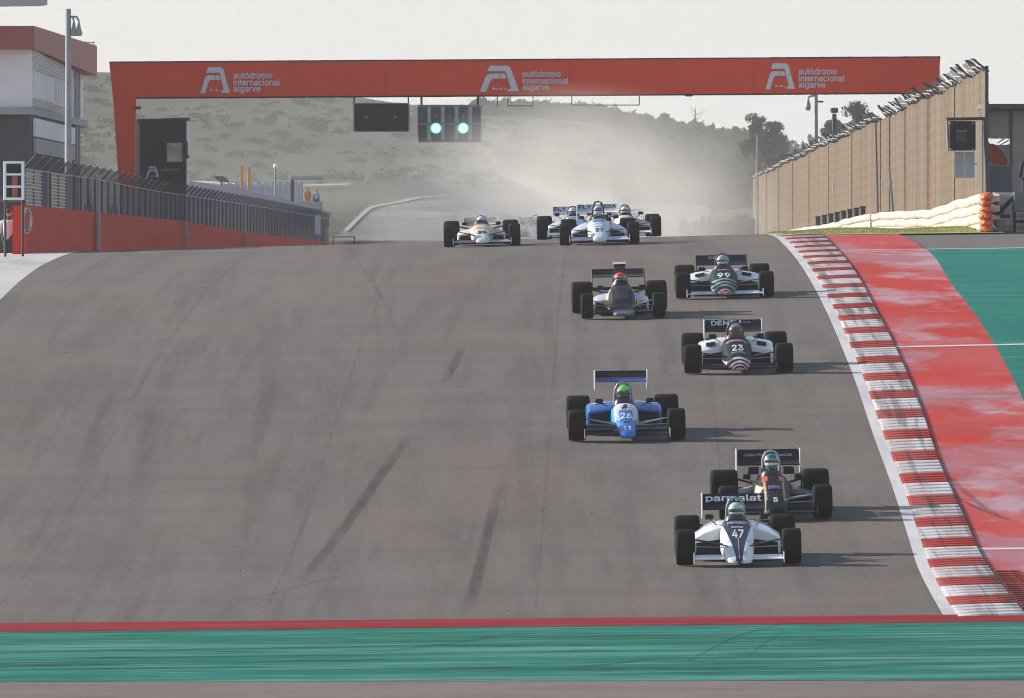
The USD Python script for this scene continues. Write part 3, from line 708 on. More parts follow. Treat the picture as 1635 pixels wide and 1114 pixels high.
# shutters on the side that faces the track
side = lambda t: (xc + (xe - .35 - xc) * t, bd0 + (bd1 - 2 - bd0) * t)
def slats(z0, z1, n_, m, t0=.02, t1=.78, vertical=False, name='shutter_slat', w=.06):
    for k in range(n_):
        if vertical:
            t = t0 + (t1 - t0) * (k + .5) / n_
            x, d = side(t); obj(name, box(x + .01, x + .10, d - .35, d + .35, z0, z1), m, pb)
        else:
            za = z0 + (z1 - z0) * k / n_; x0, da = side(t0); x1, db_ = side(t1)
            h = (z1 - z0) / n_ * .62
            obj(name, hull([[x0 + .01, da, za], [x0 + .01, da, za + h], [x0 + .09, da, za], [x0 + .09, da, za + h * .7], [x1 + .01, db_, za], [x1 + .01, db_, za + h], [x1 + .09, db_, za], [x1 + .09, db_, za + h * .7]]), m, pb)
zz = lambda row: at(0, row, bd0 + 20)[2]
slats(zz(121), zz(90), 9, M['shutter_white'])
slats(zz(162), zz(123), 14, M['shutter_white'], vertical=True, name='shutter_blade')
slats(zz(178), zz(163), 6, M['shutter_white'])
x0, da = side(.02); x1, db_ = side(.78)
for (ra, rb_, nm, m) in ((196, 224, 'balcony_panel', 'wall_white'), (226, 250, 'balcony_panel', 'wall_grey')):
    obj(nm, hull([[x0 + q, da, zz(r)] for q in (.02, .12) for r in (ra, rb_)] + [[x1 + q, db_, zz(r)] for q in (.02, .12) for r in (ra, rb_)]), M[m], pb)
slats(zz(248), zz(228), 12, M['wall_grey'], vertical=True, name='railing_bar')
for t in (.80, .86):
    x, d = side(t); obj('column', cbox(x - .05, x + .18, d - .3, d + .3, zf, zb2 - .01, .03), M['wall_grey'], pb)
# roof railing
for (px, d) in ((112, 470), (124, 474), (136, 478), (150, 483)):
    a = at(px, 100, d); obj('roof_rail_post', tube((a[0], d, zt2 + (zt - zt2) * .3 - .3), (a[0], d, at(0, 66, d)[2]), .03, 6), M['steel'], pb)
for r in (66, 74):
    obj('roof_rail', tube(at(112, r, 470), at(150, r + 2, 483), .025, 6), M['steel'], pb)
# eaves slab at the very top left
ev = thing('canopy_roof', 'grey concrete canopy edge cutting into the top left corner', 'roof slab')
obj('canopy_slab', hull([at(-120, -12, 400), at(-120, 12.5, 400), at(70, -12, 400), at(70, 9.5, 400), at(76, -12, 412), at(76, 7.5, 412), at(-120, -12, 460), at(-120, 10, 460)]), M['wall_grey'], ev)
a = at(-60, 12, 420)
obj('canopy_column', box(a[0] - .2, a[0] + .2, 419.8, 420.2, float(G(-25, 420)) - .2, a[2] + .05), M['wall_grey'], ev)

# lamp post
def lamp_post(px, d, top_row, base_z, label, group=None, heads=((8, 22),), r=.11):
    a = at(px, top_row, d)
    t = thing('lamp_post', label, 'lamp post', (a[0], d, base_z), group)
    h = a[2] - base_z; u = d / F
    obj('pole', tube((0, 0, 0), (0, 0, h), r, 12, r * .72), M['lamp_grey'], t)
    for dx, drop in heads:
        k = 1 if dx > 0 else -1
        obj('lamp_arm', pipe([(0, 0, h - 14 * u), (dx * u * .35, 0, h - 12.5 * u), (dx * u * .8, 0, h - 13 * u), (dx * u, 0, h - 19 * u)], .035), M['lamp_grey'], t)
        prof = np.array([[0, 0], [.03, -.02], [.05, -.14], [.08, -.28], [.115, -.40], [.11, -.47], [.06, -.51], [0, -.51]])
        hd_ = trimesh.creation.revolve(prof[::-1], sections=16); hd_.apply_translation((dx * u, 0, h - 19 * u))
        obj('lamp_head', hd_, M['lamp_grey'], t, smooth=40)
    return t
lamp_post(109, 380, 14, float(G(-16, 380)), 'tall grey lamp post in front of the pit building', heads=((9, 22), (17, 22)), r=.13)

# screen block behind the left gantry leg
bb = thing('billboard', 'black advertising tower with a white emblem right of the left gantry leg', 'billboard')
bdist = 480.0
a, b = at(224, 300, bdist), at(297, 192, bdist)
zg = float(G(a[0], bdist)) - .2
obj('board', cbox(a[0], b[0], bdist, bdist + 1.6, zg, b[2], .03), M['board_black'], bb)
obj('cap_plate', hull([at(219, 190, bdist) + [0, -.15, 0], at(303, 187.5, bdist) + [0, -.15, 0], at(219, 192, bdist) + [0, -.15, 0], at(303, 192, bdist) + [0, -.15, 0], at(219, 190, bdist) + [0, 1.8, 0], at(303, 187.5, bdist) + [0, 1.8, 0], at(219, 192, bdist) + [0, 1.8, 0], at(303, 192, bdist) + [0, 1.8, 0]]), M['dark_steel'], bb)
obj('edge_trim', box(b[0] + .005, b[0] + .06, bdist + .1, bdist + 1.5, zg, b[2] - .01), M['wall_white'], bb)
obj('edge_trim', box(a[0] - .20, a[0] - .005, bdist + .1, bdist + .5, zg, b[2] - .01), M['wall_grey'], bb)
e = cat_(emblem(bdist / F * .42, 0, .8)); o = at(233, 283, bdist); e.apply_translation((o[0], bdist - .032, o[2])); obj('emblem', e, M['sign_grey'], bb)
for word, row, wd in (('autódromo', 272, 29),):
    t = lettering(word, 3.6 * bdist / F, wd * bdist / F, centre=False); o = at(257, row, bdist); t.apply_translation((o[0], bdist - .006, o[2])); obj('lettering', t, M['sign_grey'], bb)
sc = thing('screen_monitor', 'pale monitor in a dark hood mounted on the black tower', 'monitor', at(282, 243, bdist - .6))
u = bdist / F
obj('hood', cat_([cbox(-17 * u, -15.6 * u, -.3, .4, -16 * u, 16 * u), cbox(13 * u, 18 * u, -.3, .4, -10 * u, 18 * u, .05), cbox(-15.5 * u, 13 * u, .1, .4, -16 * u, 16 * u)]), M['dark_steel'], sc)
obj('screen', box(-15.3 * u, 9 * u, .06, .095, -15 * u, 15 * u), M['screen_glass'], sc)
obj('side_lamp', tube((17 * u, -.35, -6 * u), (19.5 * u, -.35, -9 * u), .08), M['dark_steel'], sc)

# white-framed rack at the far left, with the hose reel on the end of the wall
rk = thing('signal_rack', 'white framed rack with three dark square openings at the far left', 'signal panel', at(22, 288, 312))
u = 312 / F
for (x0, x1, z0, z1) in ((-17, -12, -31, 31), (12, 17, -31, 31), (-12, 12, 27, 31), (-12, 12, 8, 11.5), (-12, 12, -11.5, -8), (-12, 12, -31, -27)):
    obj('frame_bar', cbox(x0 * u, x1 * u, -.03, .05, z0 * u, z1 * u, .008), M['wall_white'], rk)
obj('back_panel', box(-12 * u, 12 * u, .08, .12, -27 * u, 27 * u), M['board_black'], rk)
obj('red_flag', box(-3 * u, 6 * u, .04, .07, -26 * u, 7 * u), M['fascia_red'], rk)
obj('side_strut', tube((17 * u, .02, 9 * u), (33 * u, .02, 9 * u), .03), M['steel'], rk); obj('side_strut', tube((17 * u, .02, -10 * u), (33 * u, .02, -10 * u), .03), M['steel'], rk)
zg_ = float(G(-13.6, 312)) - at(22, 288, 312)[2]
for s in (-14, 14): obj('leg', tube((s * u, .15, zg_), (s * u, .15, -27 * u), .035), M['dark_steel'], rk)
# dark shed front beneath the building, left edge
sh = thing('dark_shed', 'dark ribbed shed wall at the left edge below the white rack', 'shed')
d_ = 340.0
a, b = at(-60, 322, d_), at(45, 322, d_)
zg_ = float(G(a[0], d_)) - .3
for k in range(14):
    x0 = a[0] + (b[0] - a[0]) * k / 14
    obj('cladding_board', box(x0 + .008, x0 + (b[0] - a[0]) / 14 - .008, d_ + .02 * (k % 2), d_ + .25, zg_, a[2]), M['wall_dark'], sh)
obj('shed_roof', box(a[0] - .1, b[0] + .02, d_ - .2, d_ + 2.0, a[2] + .002, a[2] + .1), M['hut_roof'], sh)
hr = thing('hose_reel', 'coiled pale hose hanging on the end of the red pit wall', 'hose', at(44, 352, 317.4))
for k in range(4):
    t = np.linspace(0, 2 * math.pi, 20); rr = .10 + .02 * k
    obj('hose_coil', pipe([(rr * math.cos(q) * .8, -.03 * k, rr * 2.2 * math.sin(q)) for q in t], .014, 5), M['wall_grey'] if k % 2 else M['bin_green'], hr)

# poles, canopy and stand beyond the pit wall
for i, (px, top, lab) in enumerate(((385.5, 264, 'taller left orange pole behind the pit wall'), (397.5, 267, 'shorter right orange pole behind the pit wall'))):
    d = 640; a = at(px, top, d)
    t = thing('orange_pole', lab, 'pole', (a[0], d, float(G(a[0], d))), 'pair of orange poles')
    obj('flat_pole', cbox(-.08, .1, -.03, .03, 0, a[2] - float(G(a[0], d)), .02), M['orange_pole'], t)
    obj('base_plate', cbox(-.2, .22, -.15, .15, -.05, .04), M['dark_steel'], t)
cp = thing('flat_canopy', 'flat grey roofed shelter on one post behind the pit wall', 'shelter')
d = 660; a, b = at(464, 281, d), at(515, 287, d); zg_ = float(G(a[0], d)) - .1
obj('canopy_roof', cbox(a[0], b[0], d - .6, d + 1.2, b[2], a[2], .03), M['wall_grey'], cp)
obj('canopy_post', box(a[0] + .02, a[0] + .20, d - .1, d + .1, zg_, b[2] - .004), M['dark_steel'], cp)
obj('canopy_post', box(a[0] + .02, a[0] + .16, d + .9, d + 1.05, zg_, b[2] - .004), M['dark_steel'], cp)
dm = thing('camera_mast', 'slim mast with a pale dome camera behind the pit wall', 'camera mast', (at(440, 0, 670)[0], 670, float(G(-14, 670))))
zt_ = at(440, 268, 670)[2] - float(G(-14, 670))
obj('mast', tube((0, 0, 0), (0, 0, zt_), .08, 8, .05), M['lamp_grey'], dm)
obj('dome', trimesh.creation.icosphere(2, .15).apply_translation((0, 0, zt_ + .1)), M['wall_white'], dm, smooth=True)
# grey-blue sheeting behind the fence and the pale plank fence
tp = thing('blue_sheeting', 'long grey blue sheeting behind the far end of the pit wall fence', 'sheeting')
for k, (xa, ra, xb, rb2) in enumerate(((302, 288, 372, 300), (372, 296, 428, 312), (428, 310, 482, 326), (482, 324, 512, 338))):
    A, B = at(xa, ra, 560 + k * 25), at(xb, rb2, 585 + k * 25)
    P = np.array([[[A[0], A[1], A[2] - 1.4], A], [[B[0], B[1], B[2] - 1.4], B]])
    obj('sheet_panel', cat_([grid(P), grid(P + [0, .05, 0])]), M['tarp_blue'], tp)
pf = thing('plank_fence', 'low pale plank fence behind the orange poles', 'fence')
for k in range(34):
    px = 352 + k * 3.9; d = 700
    a = at(px, 291, d)
    obj('plank', box(a[0], a[0] + .125, d, d + .03, a[2] - 2.4, a[2] - .05 * (k % 3)), M['tarp_blue'] if k % 4 else M['wall_grey'], pf)
obj('top_rail', tube(at(350, 290, 699.9), at(486, 290, 699.9), .05, 6), M['pallet_white'], pf)
uu = thing('tilted_parasol', 'dark tilted canopy top standing out behind the sheeting', 'canopy')
obj('canopy_top', hull([at(341, 281, 620), at(357, 281, 620), at(366, 290, 620), at(350, 290, 620), at(345, 283, 621.5), at(362, 291, 621.5)]), M['hut_roof'], uu)
obj('canopy_pole', tube(at(354, 286, 620.6), at(354, 330, 620.6), .04), M['dark_steel'], uu)
ms = thing('marshal_stand', 'raised grey marshal stand with a small white box beyond the pit wall', 'stand')
d = 672; u = d / F
A = at(505, 322, d)
zg_ = float(G(A[0], d)) - .2
for (px0, px1, r0, r1, m, nm) in ((476, 515, 322, 335, 'wall_grey', 'deck_panel'), (478, 511, 330, 346, 'tarp_blue', 'banner'), (488, 506, 346, 372, 'wall_dark', 'tower_body')):
    p, q = at(px0, r1, d), at(px1, r0, d)
    k_ = {'deck_panel': 0, 'banner': -.08, 'tower_body': .1}[nm]
    obj(nm, cbox(p[0], q[0], d + k_, d + k_ + (1.2 if nm != 'banner' else .05), p[2], q[2], .015), M[m], ms)
for px in (479, 512): obj('leg', tube((at(px, 0, d)[0], d + .6, zg_), (at(px, 0, d)[0], d + .6, at(0, 335, d)[2]), .06), M['steel'], ms)
p, q = at(526, 350, d), at(534, 340, d); obj('white_box', cbox(p[0], q[0], d, d + .3, p[2], q[2], .02), M['white_paint'], ms)
obj('box_arm', tube(at(512, 340, d), at(530, 341, d), .04), M['pallet_white'], ms)
# pale picket barrier at the end
pk = thing('picket_barrier', 'short row of pale upright pickets beside the marshal stand', 'barrier')
for k in range(5):
    a = at(507 + k * 4, 362, 676); obj('picket', box(a[0], a[0] + .09, 676, 676.05, a[2] - 1.2, a[2]), M['pallet_white'], pk)
gr = thing('tube_gate', 'thin dark tube rail gate beyond the end of the red wall', 'railing')
d = 560
obj('gate_rail', tube(at(532, 378, d), at(566, 378, d), .03, 6), M['dark_steel'], gr)
for px in (532, 566): obj('gate_post', tube(at(px, 378, d), at(px, 400, d), .03, 6), M['dark_steel'], gr)

# ------------------------------------------------------------------ right side fence, barrier, hut
RD0, RD1 = 322.0, 800.0
def right_x(d): return (1575 - CX) / F * RD0 + (VPX - CX) / F * (d - RD0)
_t0, _t1 = at(1570, 114, RD0), at(1203, 287, RD1)
def right_top(d): return _t0[2] + (_t1[2] - _t0[2]) * (d - RD0) / (RD1 - RD0)
rf = thing('boundary_fence', 'tall tan mesh boundary fence with cranked top arms right of the track', 'fence')
ds = np.concatenate([np.arange(RD0, 420, 4.0), np.arange(420, RD1, 7.0)])
KD = int(np.argmin(np.abs(ds - 429)))
for i, d in enumerate(ds):
    x = right_x(d); zt_ = float(right_top(d)) + .05 * math.sin(i * 1.7) + .04 * math.sin(i * .45); zg_ = float(G(x, d)) - .3
    dark = i in (0, KD)
    pxo = x + .02 if i % 7 and not dark else x - .045
    obj('post', cbox(pxo, pxo + .10, d - .06, d + .06, zg_, zt_ + (.12 if i else .16), .01), M['dark_steel'] if dark else M['post_tan'], rf)
    tilt = rng.uniform(-.13, .10)
    obj('post_arm', hull([(x + .05 + q, d + w2, zt_ + .0) for q in (-.03, .05) for w2 in (-.03, .03)] + [(x - .34 + q + tilt, d + w2, zt_ + .42 + tilt) for q in (-.05, .05) for w2 in (-.03, .03)]), M['dark_steel'], rf)
    if i < len(ds) - 1:
        d2 = ds[i + 1]; x2 = right_x(d2); w_ = float(right_top(d2)) + .05 * math.sin((i + 1) * 1.7) + .04 * math.sin((i + 1) * .45); wg = float(G(x2, d2)) - .3
        # gently corrugated woven panel
        n_ = 26
        zz_ = np.linspace(0, 1, n_)
        bulge = (np.arange(n_) % 2) * .012
        P = np.stack([np.stack([x - bulge, np.full(n_, d), zg_ + (zt_ - zg_) * zz_], 1), np.stack([x2 - bulge, np.full(n_, d2 - .02), wg + (w_ - wg) * zz_], 1)])
        obj('mesh_panel', grid(P), M['tan_mesh'], rf)
        P = np.array([[[x + .02, d, zt_ + .03], [x - .33, d, zt_ + .37]], [[x2 + .02, d2 - .6, w_ + .03], [x2 - .33, d2 - .6, w_ + .37]]])
        if i % 4 != 3: obj('overhang_panel', grid(P), M['wire_mesh_over'], rf)
        obj('overhang_wire', pipe([(x - .02, d, zt_ + .10), (x - .22, (d + d2) / 2, (zt_ + w_) / 2 + .18), (x2 - .02, d2, w_ + .10)], .016, 5), M['fence_cable'], rf)
# brace
d = ds[KD]; x = right_x(d)
obj('brace', tube((x - .02, d, right_top(d) - 2.0), (x - .12, d - 9, float(G(x, d)) + .1), .06), M['dark_steel'], rf)
# dark boxes at the foot of the fence
for k in range(8):
    px = 1302 + k * 10.2; d = RD0 * (1575 - VPX) / (px + 9.5 - VPX)
    a, b = at(px, 357 - k * 2.2, d), at(px + 8.0, 345 - k * 2.3, d)
    g_ = float(G(a[0], d))
    t = thing('dark_bin', 'dark bin, ' + ['leftmost and smallest', 'second from the left', 'third from the left', 'fourth from the left', 'fifth from the left', 'sixth from the left', 'seventh from the left', 'rightmost and largest'][k] + ' in the row by the tan fence', 'bin', group='dark bins along the tan fence')
    obj('bin_body', cbox(a[0], b[0], d, d + .5, g_, b[2] - .08, .03), M['bin_green'], t)
    obj('bin_lid', cbox(a[0] - .02, b[0] + .02, d - .03, d + .53, b[2] - .078, b[2], .02), M['dark_steel'], t)
# small white notices on the fence
for px, row, w, h, lab in ((1409, 296, 4, 17, 'small white notice on the tan fence near the dark post'), (1331, 300, 3, 16, 'narrow white notice on the tan fence above the dark bins'), (1213, 337, 4, 11, 'small white notice near the far end of the tan fence')):
    d = RD0 * (1575 - VPX) / (px - VPX) - 1.0; a = at(px, row, d)
    t = thing('notice', lab, 'sign', a)
    obj('plate', cbox(-w / 2 * d / F, w / 2 * d / F, -.02, .01, -h / 2 * d / F, h / 2 * d / F, .005), M['wall_white'], t)
    obj('strap', tube((0, .01, 0), (.25, .8, 0), .01), M['steel'], t)
# stacked barrier
BD0 = 317.0
bar_top = PchipInterpolator([317, 336, 352, 372, 412, 455, 535, 620, 700], [1.06, .98, .86, .72, .74, .70, .36, .14, .0])
def bar_x(d): return (1578 - CX) / F * BD0 + (VPX - CX) / F * (d - BD0) - .1
sb = thing('safety_barrier', 'stacked cream safety barrier in front of the tan fence with an orange end', 'barrier')
LAY = 4
joint = 383.0
for (s0, s1) in ((BD0 + .3, joint - .25), (joint + .25, 640)):
    for L in range(LAY):
        n_ = int((s1 - s0) / 1.1)
        dd_ = np.linspace(s0, s1, n_)
        P = []
        for i, d in enumerate(dd_):
            zt_ = float(bar_top(d)); hgt = 1.12
            wob = (meshkit.noise(np.array([d / 3.1, L * 7.3, 1.0])) - .5) * .025
            sag = (meshkit.noise(np.array([d / 9.0, 2.2, 4.0])) - .5) * .07
            zc = zt_ - hgt * (L + .5) / LAY + sag; hh = hgt / LAY * .50
            x = bar_x(d) + wob + .02 * (L % 2)
            end = .55 if i in (0, n_ - 1) else 1.0
            P.append([[x - math.cos(q) * .11 * end - .0 + .3 * (0 if abs(q) < 1.7 else 1), d, zc + math.sin(q) * hh * end] for q in np.linspace(-math.pi / 2, math.pi / 2, 7)] + [[x + .42, d, zc + hh * end], [x + .42, d, zc - hh * end]])
        P = np.array(P); P = np.concatenate([P, P[:, :1]], 1)
        # closed end nearest the camera
        c0 = np.repeat(P[:1].mean(1, keepdims=True), P.shape[1], 1)
        obj('barrier_layer', grid(np.concatenate([c0, P, np.repeat(P[-1:].mean(1, keepdims=True), P.shape[1], 1)])), M['barrier_cloth'], sb, smooth=50)
for L in range(6):
    c = trimesh.creation.icosphere(3, 1.0)
    v = c.vertices * [.20, .32, .108]
    v = v + (meshkit.noise(v * 14 + L * 5)[:, None] - .5) * .05
    c.vertices = v + [bar_x(BD0) + .03 + .025 * (L % 2), BD0, -.02 + .085 + L * .185]
    obj('orange_end_bag', c, M['orange_wrap'], sb, smooth=True)
# grass strip at the foot of the barrier
glift = lambda x, d: .085 * np.clip((d - 316) / 6, 0, 1) * np.clip((x - 7.3) / 1.5, 0, 1) * (1 + .25 * np.sin(x * 2.1))
gs = sheet(lambda d: 7.35 + (d - 316) * .02, lambda d: bar_x(d) + .5, 316, 372, .016, cols=24, lift=glift)
obj('grass_verge', gs, M['grass_mat'], smooth=True, kind='structure', label='narrow grass verge between the red run-off and the barrier')
r_ = np.random.default_rng(5)
N = 4500
gxs = 7.6 + (13.0 - 7.6) * r_.random(N); gds = 317 + 22 * r_.random(N) ** 1.3
gz = G(gxs, gds) + .016 + glift(gxs, gds)
hgt = .02 + .045 * r_.random(N); lean = r_.normal(size=(N, 2)) * .03
v = np.stack([np.stack([gxs - .012, gds, gz], 1), np.stack([gxs + .012, gds, gz], 1), np.stack([gxs + lean[:, 0], gds + lean[:, 1], gz + hgt], 1)], 1).reshape(-1, 3)
obj('grass_blades', trimesh.Trimesh(v, np.arange(3 * N).reshape(-1, 3), process=False), M['leaf_grass'], kind='stuff', label='short rough grass at the foot of the cream barrier', cat='grass')

# light panel on its frame
hd0 = 320.0
u = hd0 / F
lp = thing('light_panel', 'black square marshal light panel in a metal frame in front of the tan fence', 'signal panel')
A, B = at(1513, 242, hd0), at(1557, 192, hd0)
obj('panel_box', cbox(A[0] + .03, B[0] + .01, hd0 - .12, hd0 + .12, A[2] + .03, B[2] - .02, .03), M['board_black'], lp)
a2, b2 = at(1526, 227, hd0), at(1543, 210, hd0)
obj('panel_recess', cbox(a2[0], b2[0], hd0 - .15, hd0 - .122, a2[2], b2[2], .01), M['fence_black'], lp)
obj('panel_visor', box(a2[0] - .01, b2[0] + .01, hd0 - .2, hd0 - .124, b2[2] + .004, b2[2] + .03), M['lamp_grey'], lp)
for q in ((1517, 197), (1553, 197), (1517, 238), (1553, 238)): o = at(*q, hd0); obj('corner_bolt', trimesh.creation.icosphere(1, .03).apply_translation((o[0], hd0 - .12, o[2])), M['steel'], lp)
top_r = 190
obj('top_bar', tube(at(1511, top_r, hd0), at(1572, top_r - 1, hd0), .045), M['dark_steel'], lp)
obj('side_bar', tube(at(1512, top_r, hd0), at(1514, 241, hd0), .03), M['steel'], lp)
zb2_ = float(G(14, hd0))
obj('pole', tube((at(1573, 0, hd0)[0], hd0, at(0, 187, hd0)[2]), (at(1579, 0, hd0)[0], hd0, zb2_), .06), M['dark_steel'], lp)
obj('pole', tube((at(1568.5, 0, hd0)[0], hd0 + .2, at(0, 189, hd0)[2]), (at(1568.5, 0, hd0)[0], hd0 + .2, zb2_), .035), M['steel'], lp)
pd = thing('grey_backing_sheet', 'pale blue grey sheet fixed to the fence below the black light panel', 'sheet')
A, B = at(1524, 284, hd0 + .6), at(1556, 242, hd0 + .6)
obj('sheet', cat_([cbox(A[0], (A[0] + B[0]) / 2 - .006, hd0 + .6, hd0 + .64, A[2], B[2], .006), cbox((A[0] + B[0]) / 2 + .006, B[0], hd0 + .6, hd0 + .64, A[2], B[2], .006)]), M['pad_blue_grey'], pd)
obj('fixing_bar', tube(at(1522, 262, hd0 + .66), at(1560, 262, hd0 + .66), .02), M['steel'], pd)
# hut
hut = thing('marshal_hut', 'beige marshal hut with a dark flat roof at the right edge', 'hut')
hd1 = 326.0
zg_ = float(G(14.5, hd1)) - .1
def hp(px, row): return at(px, row, hd1)
obj('roof', cbox(hp(1566, 0)[0], hp(1720, 0)[0], hd1 - .5, hd1 + 3.0, hp(0, 174.5)[2], hp(0, 166)[2], .02), M['hut_roof'], hut)
def wallp(px0, px1, r0, r1, m, nm, y0=0, y1=.12):
    a, b = hp(px0, r1), hp(px1, r0)
    obj(nm, box(a[0], b[0], hd1 + y0, hd1 + y1, max(a[2], zg_), b[2]), M[m], hut)
wallp(1574, 1612, 175, 219.5, 'hut_wall', 'wall_panel')
wallp(1617, 1720, 175, 420, 'hut_wall', 'wall_panel')
wallp(1574, 1616, 265, 420, 'hut_grey', 'lower_panel')
wallp(1612.2, 1616.8, 175, 264.8, 'hut_roof', 'door_post', -.03, .1)
wallp(1580, 1612, 218, 221, 'wall_grey', 'window_sill', -.04, .1)
obj('back_wall', box(hp(1574, 0)[0], hp(1720, 0)[0], hd1 + 2.6, hd1 + 2.7, zg_, hp(0, 230)[2]), M['shutter_white'], hut)
for k in range(6):
    a = hp(1590 + k * 5, 262 - k * 1.5); obj('window_slat', hull([hp(1584 + k * 2, 262 - k * 7) + [0, .4, 0], hp(1584 + k * 2, 264 - k * 7) + [0, .4, 0], hp(1612, 250 - k * 7) + [0, .4, 0], hp(1612, 252 - k * 7) + [0, .4, 0], hp(1584 + k * 2, 262 - k * 7) + [0, .43, 0], hp(1612, 252 - k * 7) + [0, .43, 0]]), M['wall_white'], hut)
od = thing('orange_flag', 'orange flag cloth showing in the hut window', 'flag')
pts = [(1580, 229), (1586, 229), (1596, 236), (1604, 246), (1609, 256), (1609, 262), (1600, 263.5), (1590, 262), (1580, 256)]
A = [hp(*p) for p in pts]
obj('flag_cloth', poly_plate(Polygon([(p[0], p[2]) for p in A]), hd1 + .2, .05), M['orange_plain'], od)
obj('flag_stick', tube(hp(1579, 226) + [0, .22, 0], hp(1579, 300) + [0, .22, 0], .015), M['dark_steel'], od)
# dark trolley and pale block behind the barrier end
tr = thing('dark_trolley', 'dark two legged trolley table standing right of the orange barrier end', 'trolley')
hd2 = 317.5
def tp_(px, row): return at(px, row, hd2)
zg2 = float(G(14.2, hd2))
obj('table_top', cbox(tp_(1618, 0)[0], tp_(1720, 0)[0], hd2 - .1, hd2 + .9, tp_(0, 338)[2], tp_(0, 307)[2], .03), M['hut_grey'], tr)
obj('leg', box(tp_(1617, 0)[0], tp_(1622, 0)[0], hd2 - .05, hd2 + .05, zg2, tp_(0, 338.2)[2]), M['board_black'], tr)
obj('leg', box(tp_(1700, 0)[0], tp_(1705, 0)[0], hd2 - .05, hd2 + .05, zg2, tp_(0, 338.2)[2]), M['board_black'], tr)
obj('diagonal_strut', tube(tp_(1592, 344), tp_(1620, 312), .06), M['board_black'], tr)
obj('foot_bar', tube(tp_(1589, 345), tp_(1612, 345), .045), M['board_black'], tr)
obj('low_shelf', box(tp_(1622.3, 0)[0], tp_(1699.6, 0)[0], hd2, hd2 + .6, tp_(0, 356)[2], tp_(0, 351)[2]), M['board_black'], tr)
pw = thing('pale_block_wall', 'low cream block wall behind the dark trolley', 'wall')
for r_i in range(3):
    for c_i in range(4):
        x0 = tp_(1590, 0)[0] + c_i * .8 + (.3 if r_i % 2 else 0); z0 = tp_(0, 368)[2] + r_i * .36
        obj('block', cbox(x0, x0 + .79, hd2 + 1.6, hd2 + 2.0, z0, z0 + .352, .012), M['barrier_cloth'], pw)
gb = thing('grey_bucket', 'grey tub beside the orange barrier end', 'tub', (tp_(1594, 0)[0], hd2 - .2, zg2))
obj('tub', trimesh.creation.revolve(np.array([[0, 0], [.13, 0], [.15, .36], [.135, .36], [.12, .03], [0, .03]]), sections=20), M['hut_grey'], gb, smooth=40)
# chair shape at the very edge
ch = thing('dark_chair', 'dark chair with tilted back at the right edge on the trolley', 'chair', tp_(1632, 307))
obj('chair_back', hull([(-.10, 0, .45), (.0, 0, .85), (.06, 0, .85), (-.02, 0, .4), (-.10, .4, .45), (.0, .4, .85), (.06, .4, .85), (-.02, .4, .4)]), M['board_black'], ch)
obj('chair_seat', cbox(-.02, .5, 0, .42, .34, .4), M['board_black'], ch)
for q in (0.02, .46): obj('chair_leg', tube((q, .04, 0), (q, .04, .34), .02), M['dark_steel'], ch); obj('chair_leg', tube((q, .38, 0), (q, .38, .34), .02), M['dark_steel'], ch)

# ------------------------------------------------------------------ far poles and trees on the right
def far_pole(px, top, d, label):
    z = float(G((px - CX) / F * d, d)); a = at(px, top, d)
    t = thing('street_lamp', label, 'street lamp', (a[0], d, z))
    h = a[2] - z; u = d / F
    obj('pole', tube((0, 0, 0), (0, 0, h), .14, 8, .09), M['lamp_grey'], t)
    obj('arm', pipe([(0, 0, h - 2 * u), (-8 * u, 0, h - 3 * u), (-13 * u, 0, h - 6 * u)], .06, 6), M['lamp_grey'], t)
    obj('lamp_head', trimesh.creation.revolve(np.array([[0, -.7], [.12, -.68], [.17, -.5], [.10, -.2], [.03, 0], [0, 0]]), sections=12).apply_translation((-13 * u, 0, h - 6 * u)), M['lamp_grey'], t)
    obj('side_camera', cat_([tube((0, 0, h - 12 * u), (6 * u, 0, h - 12 * u), .05), cbox(5 * u, 12 * u, -.15, .15, h - 13.5 * u, h - 10.5 * u, .04)]), M['dark_steel'], t)
far_pole(1303, 150, 620, 'tall lamp post with a hanging lamp and side camera behind the tan fence')
t = thing('speaker_mast', 'short thick mast with a box head behind the tan fence', 'mast', (at(1332, 0, 600)[0], 600, float(G(16, 600))))
h = at(0, 172, 600)[2] - float(G(16, 600)); u = 600 / F
obj('mast', tube((0, 0, 0), (0, 0, h - .3), .12, 8), M['dark_steel'], t)
obj('box_head', cbox(-6 * u, 6 * u, -.2, .2, h - 8 * u, h, .04), M['dark_steel'], t)
t = thing('floodlight_mast', 'slim mast with a floodlight bracket near the far end of the tan fence', 'mast', (at(1209, 0, 760)[0], 760, float(G(16, 760))))
h = at(0, 216, 760)[2] - float(G(16, 760)); u = 760 / F
obj('mast', tube((0, 0, 0), (0, 0, h), .10, 8, .06), M['lamp_grey'], t)
obj('floodlight', cat_([cbox(-11 * u, -6 * u, -.15, .15, h - 36 * u, h - 31 * u, .04), tube((-8 * u, 0, h - 33 * u), (0, 0, h - 33 * u), .05)]), M['lamp_grey'], t)

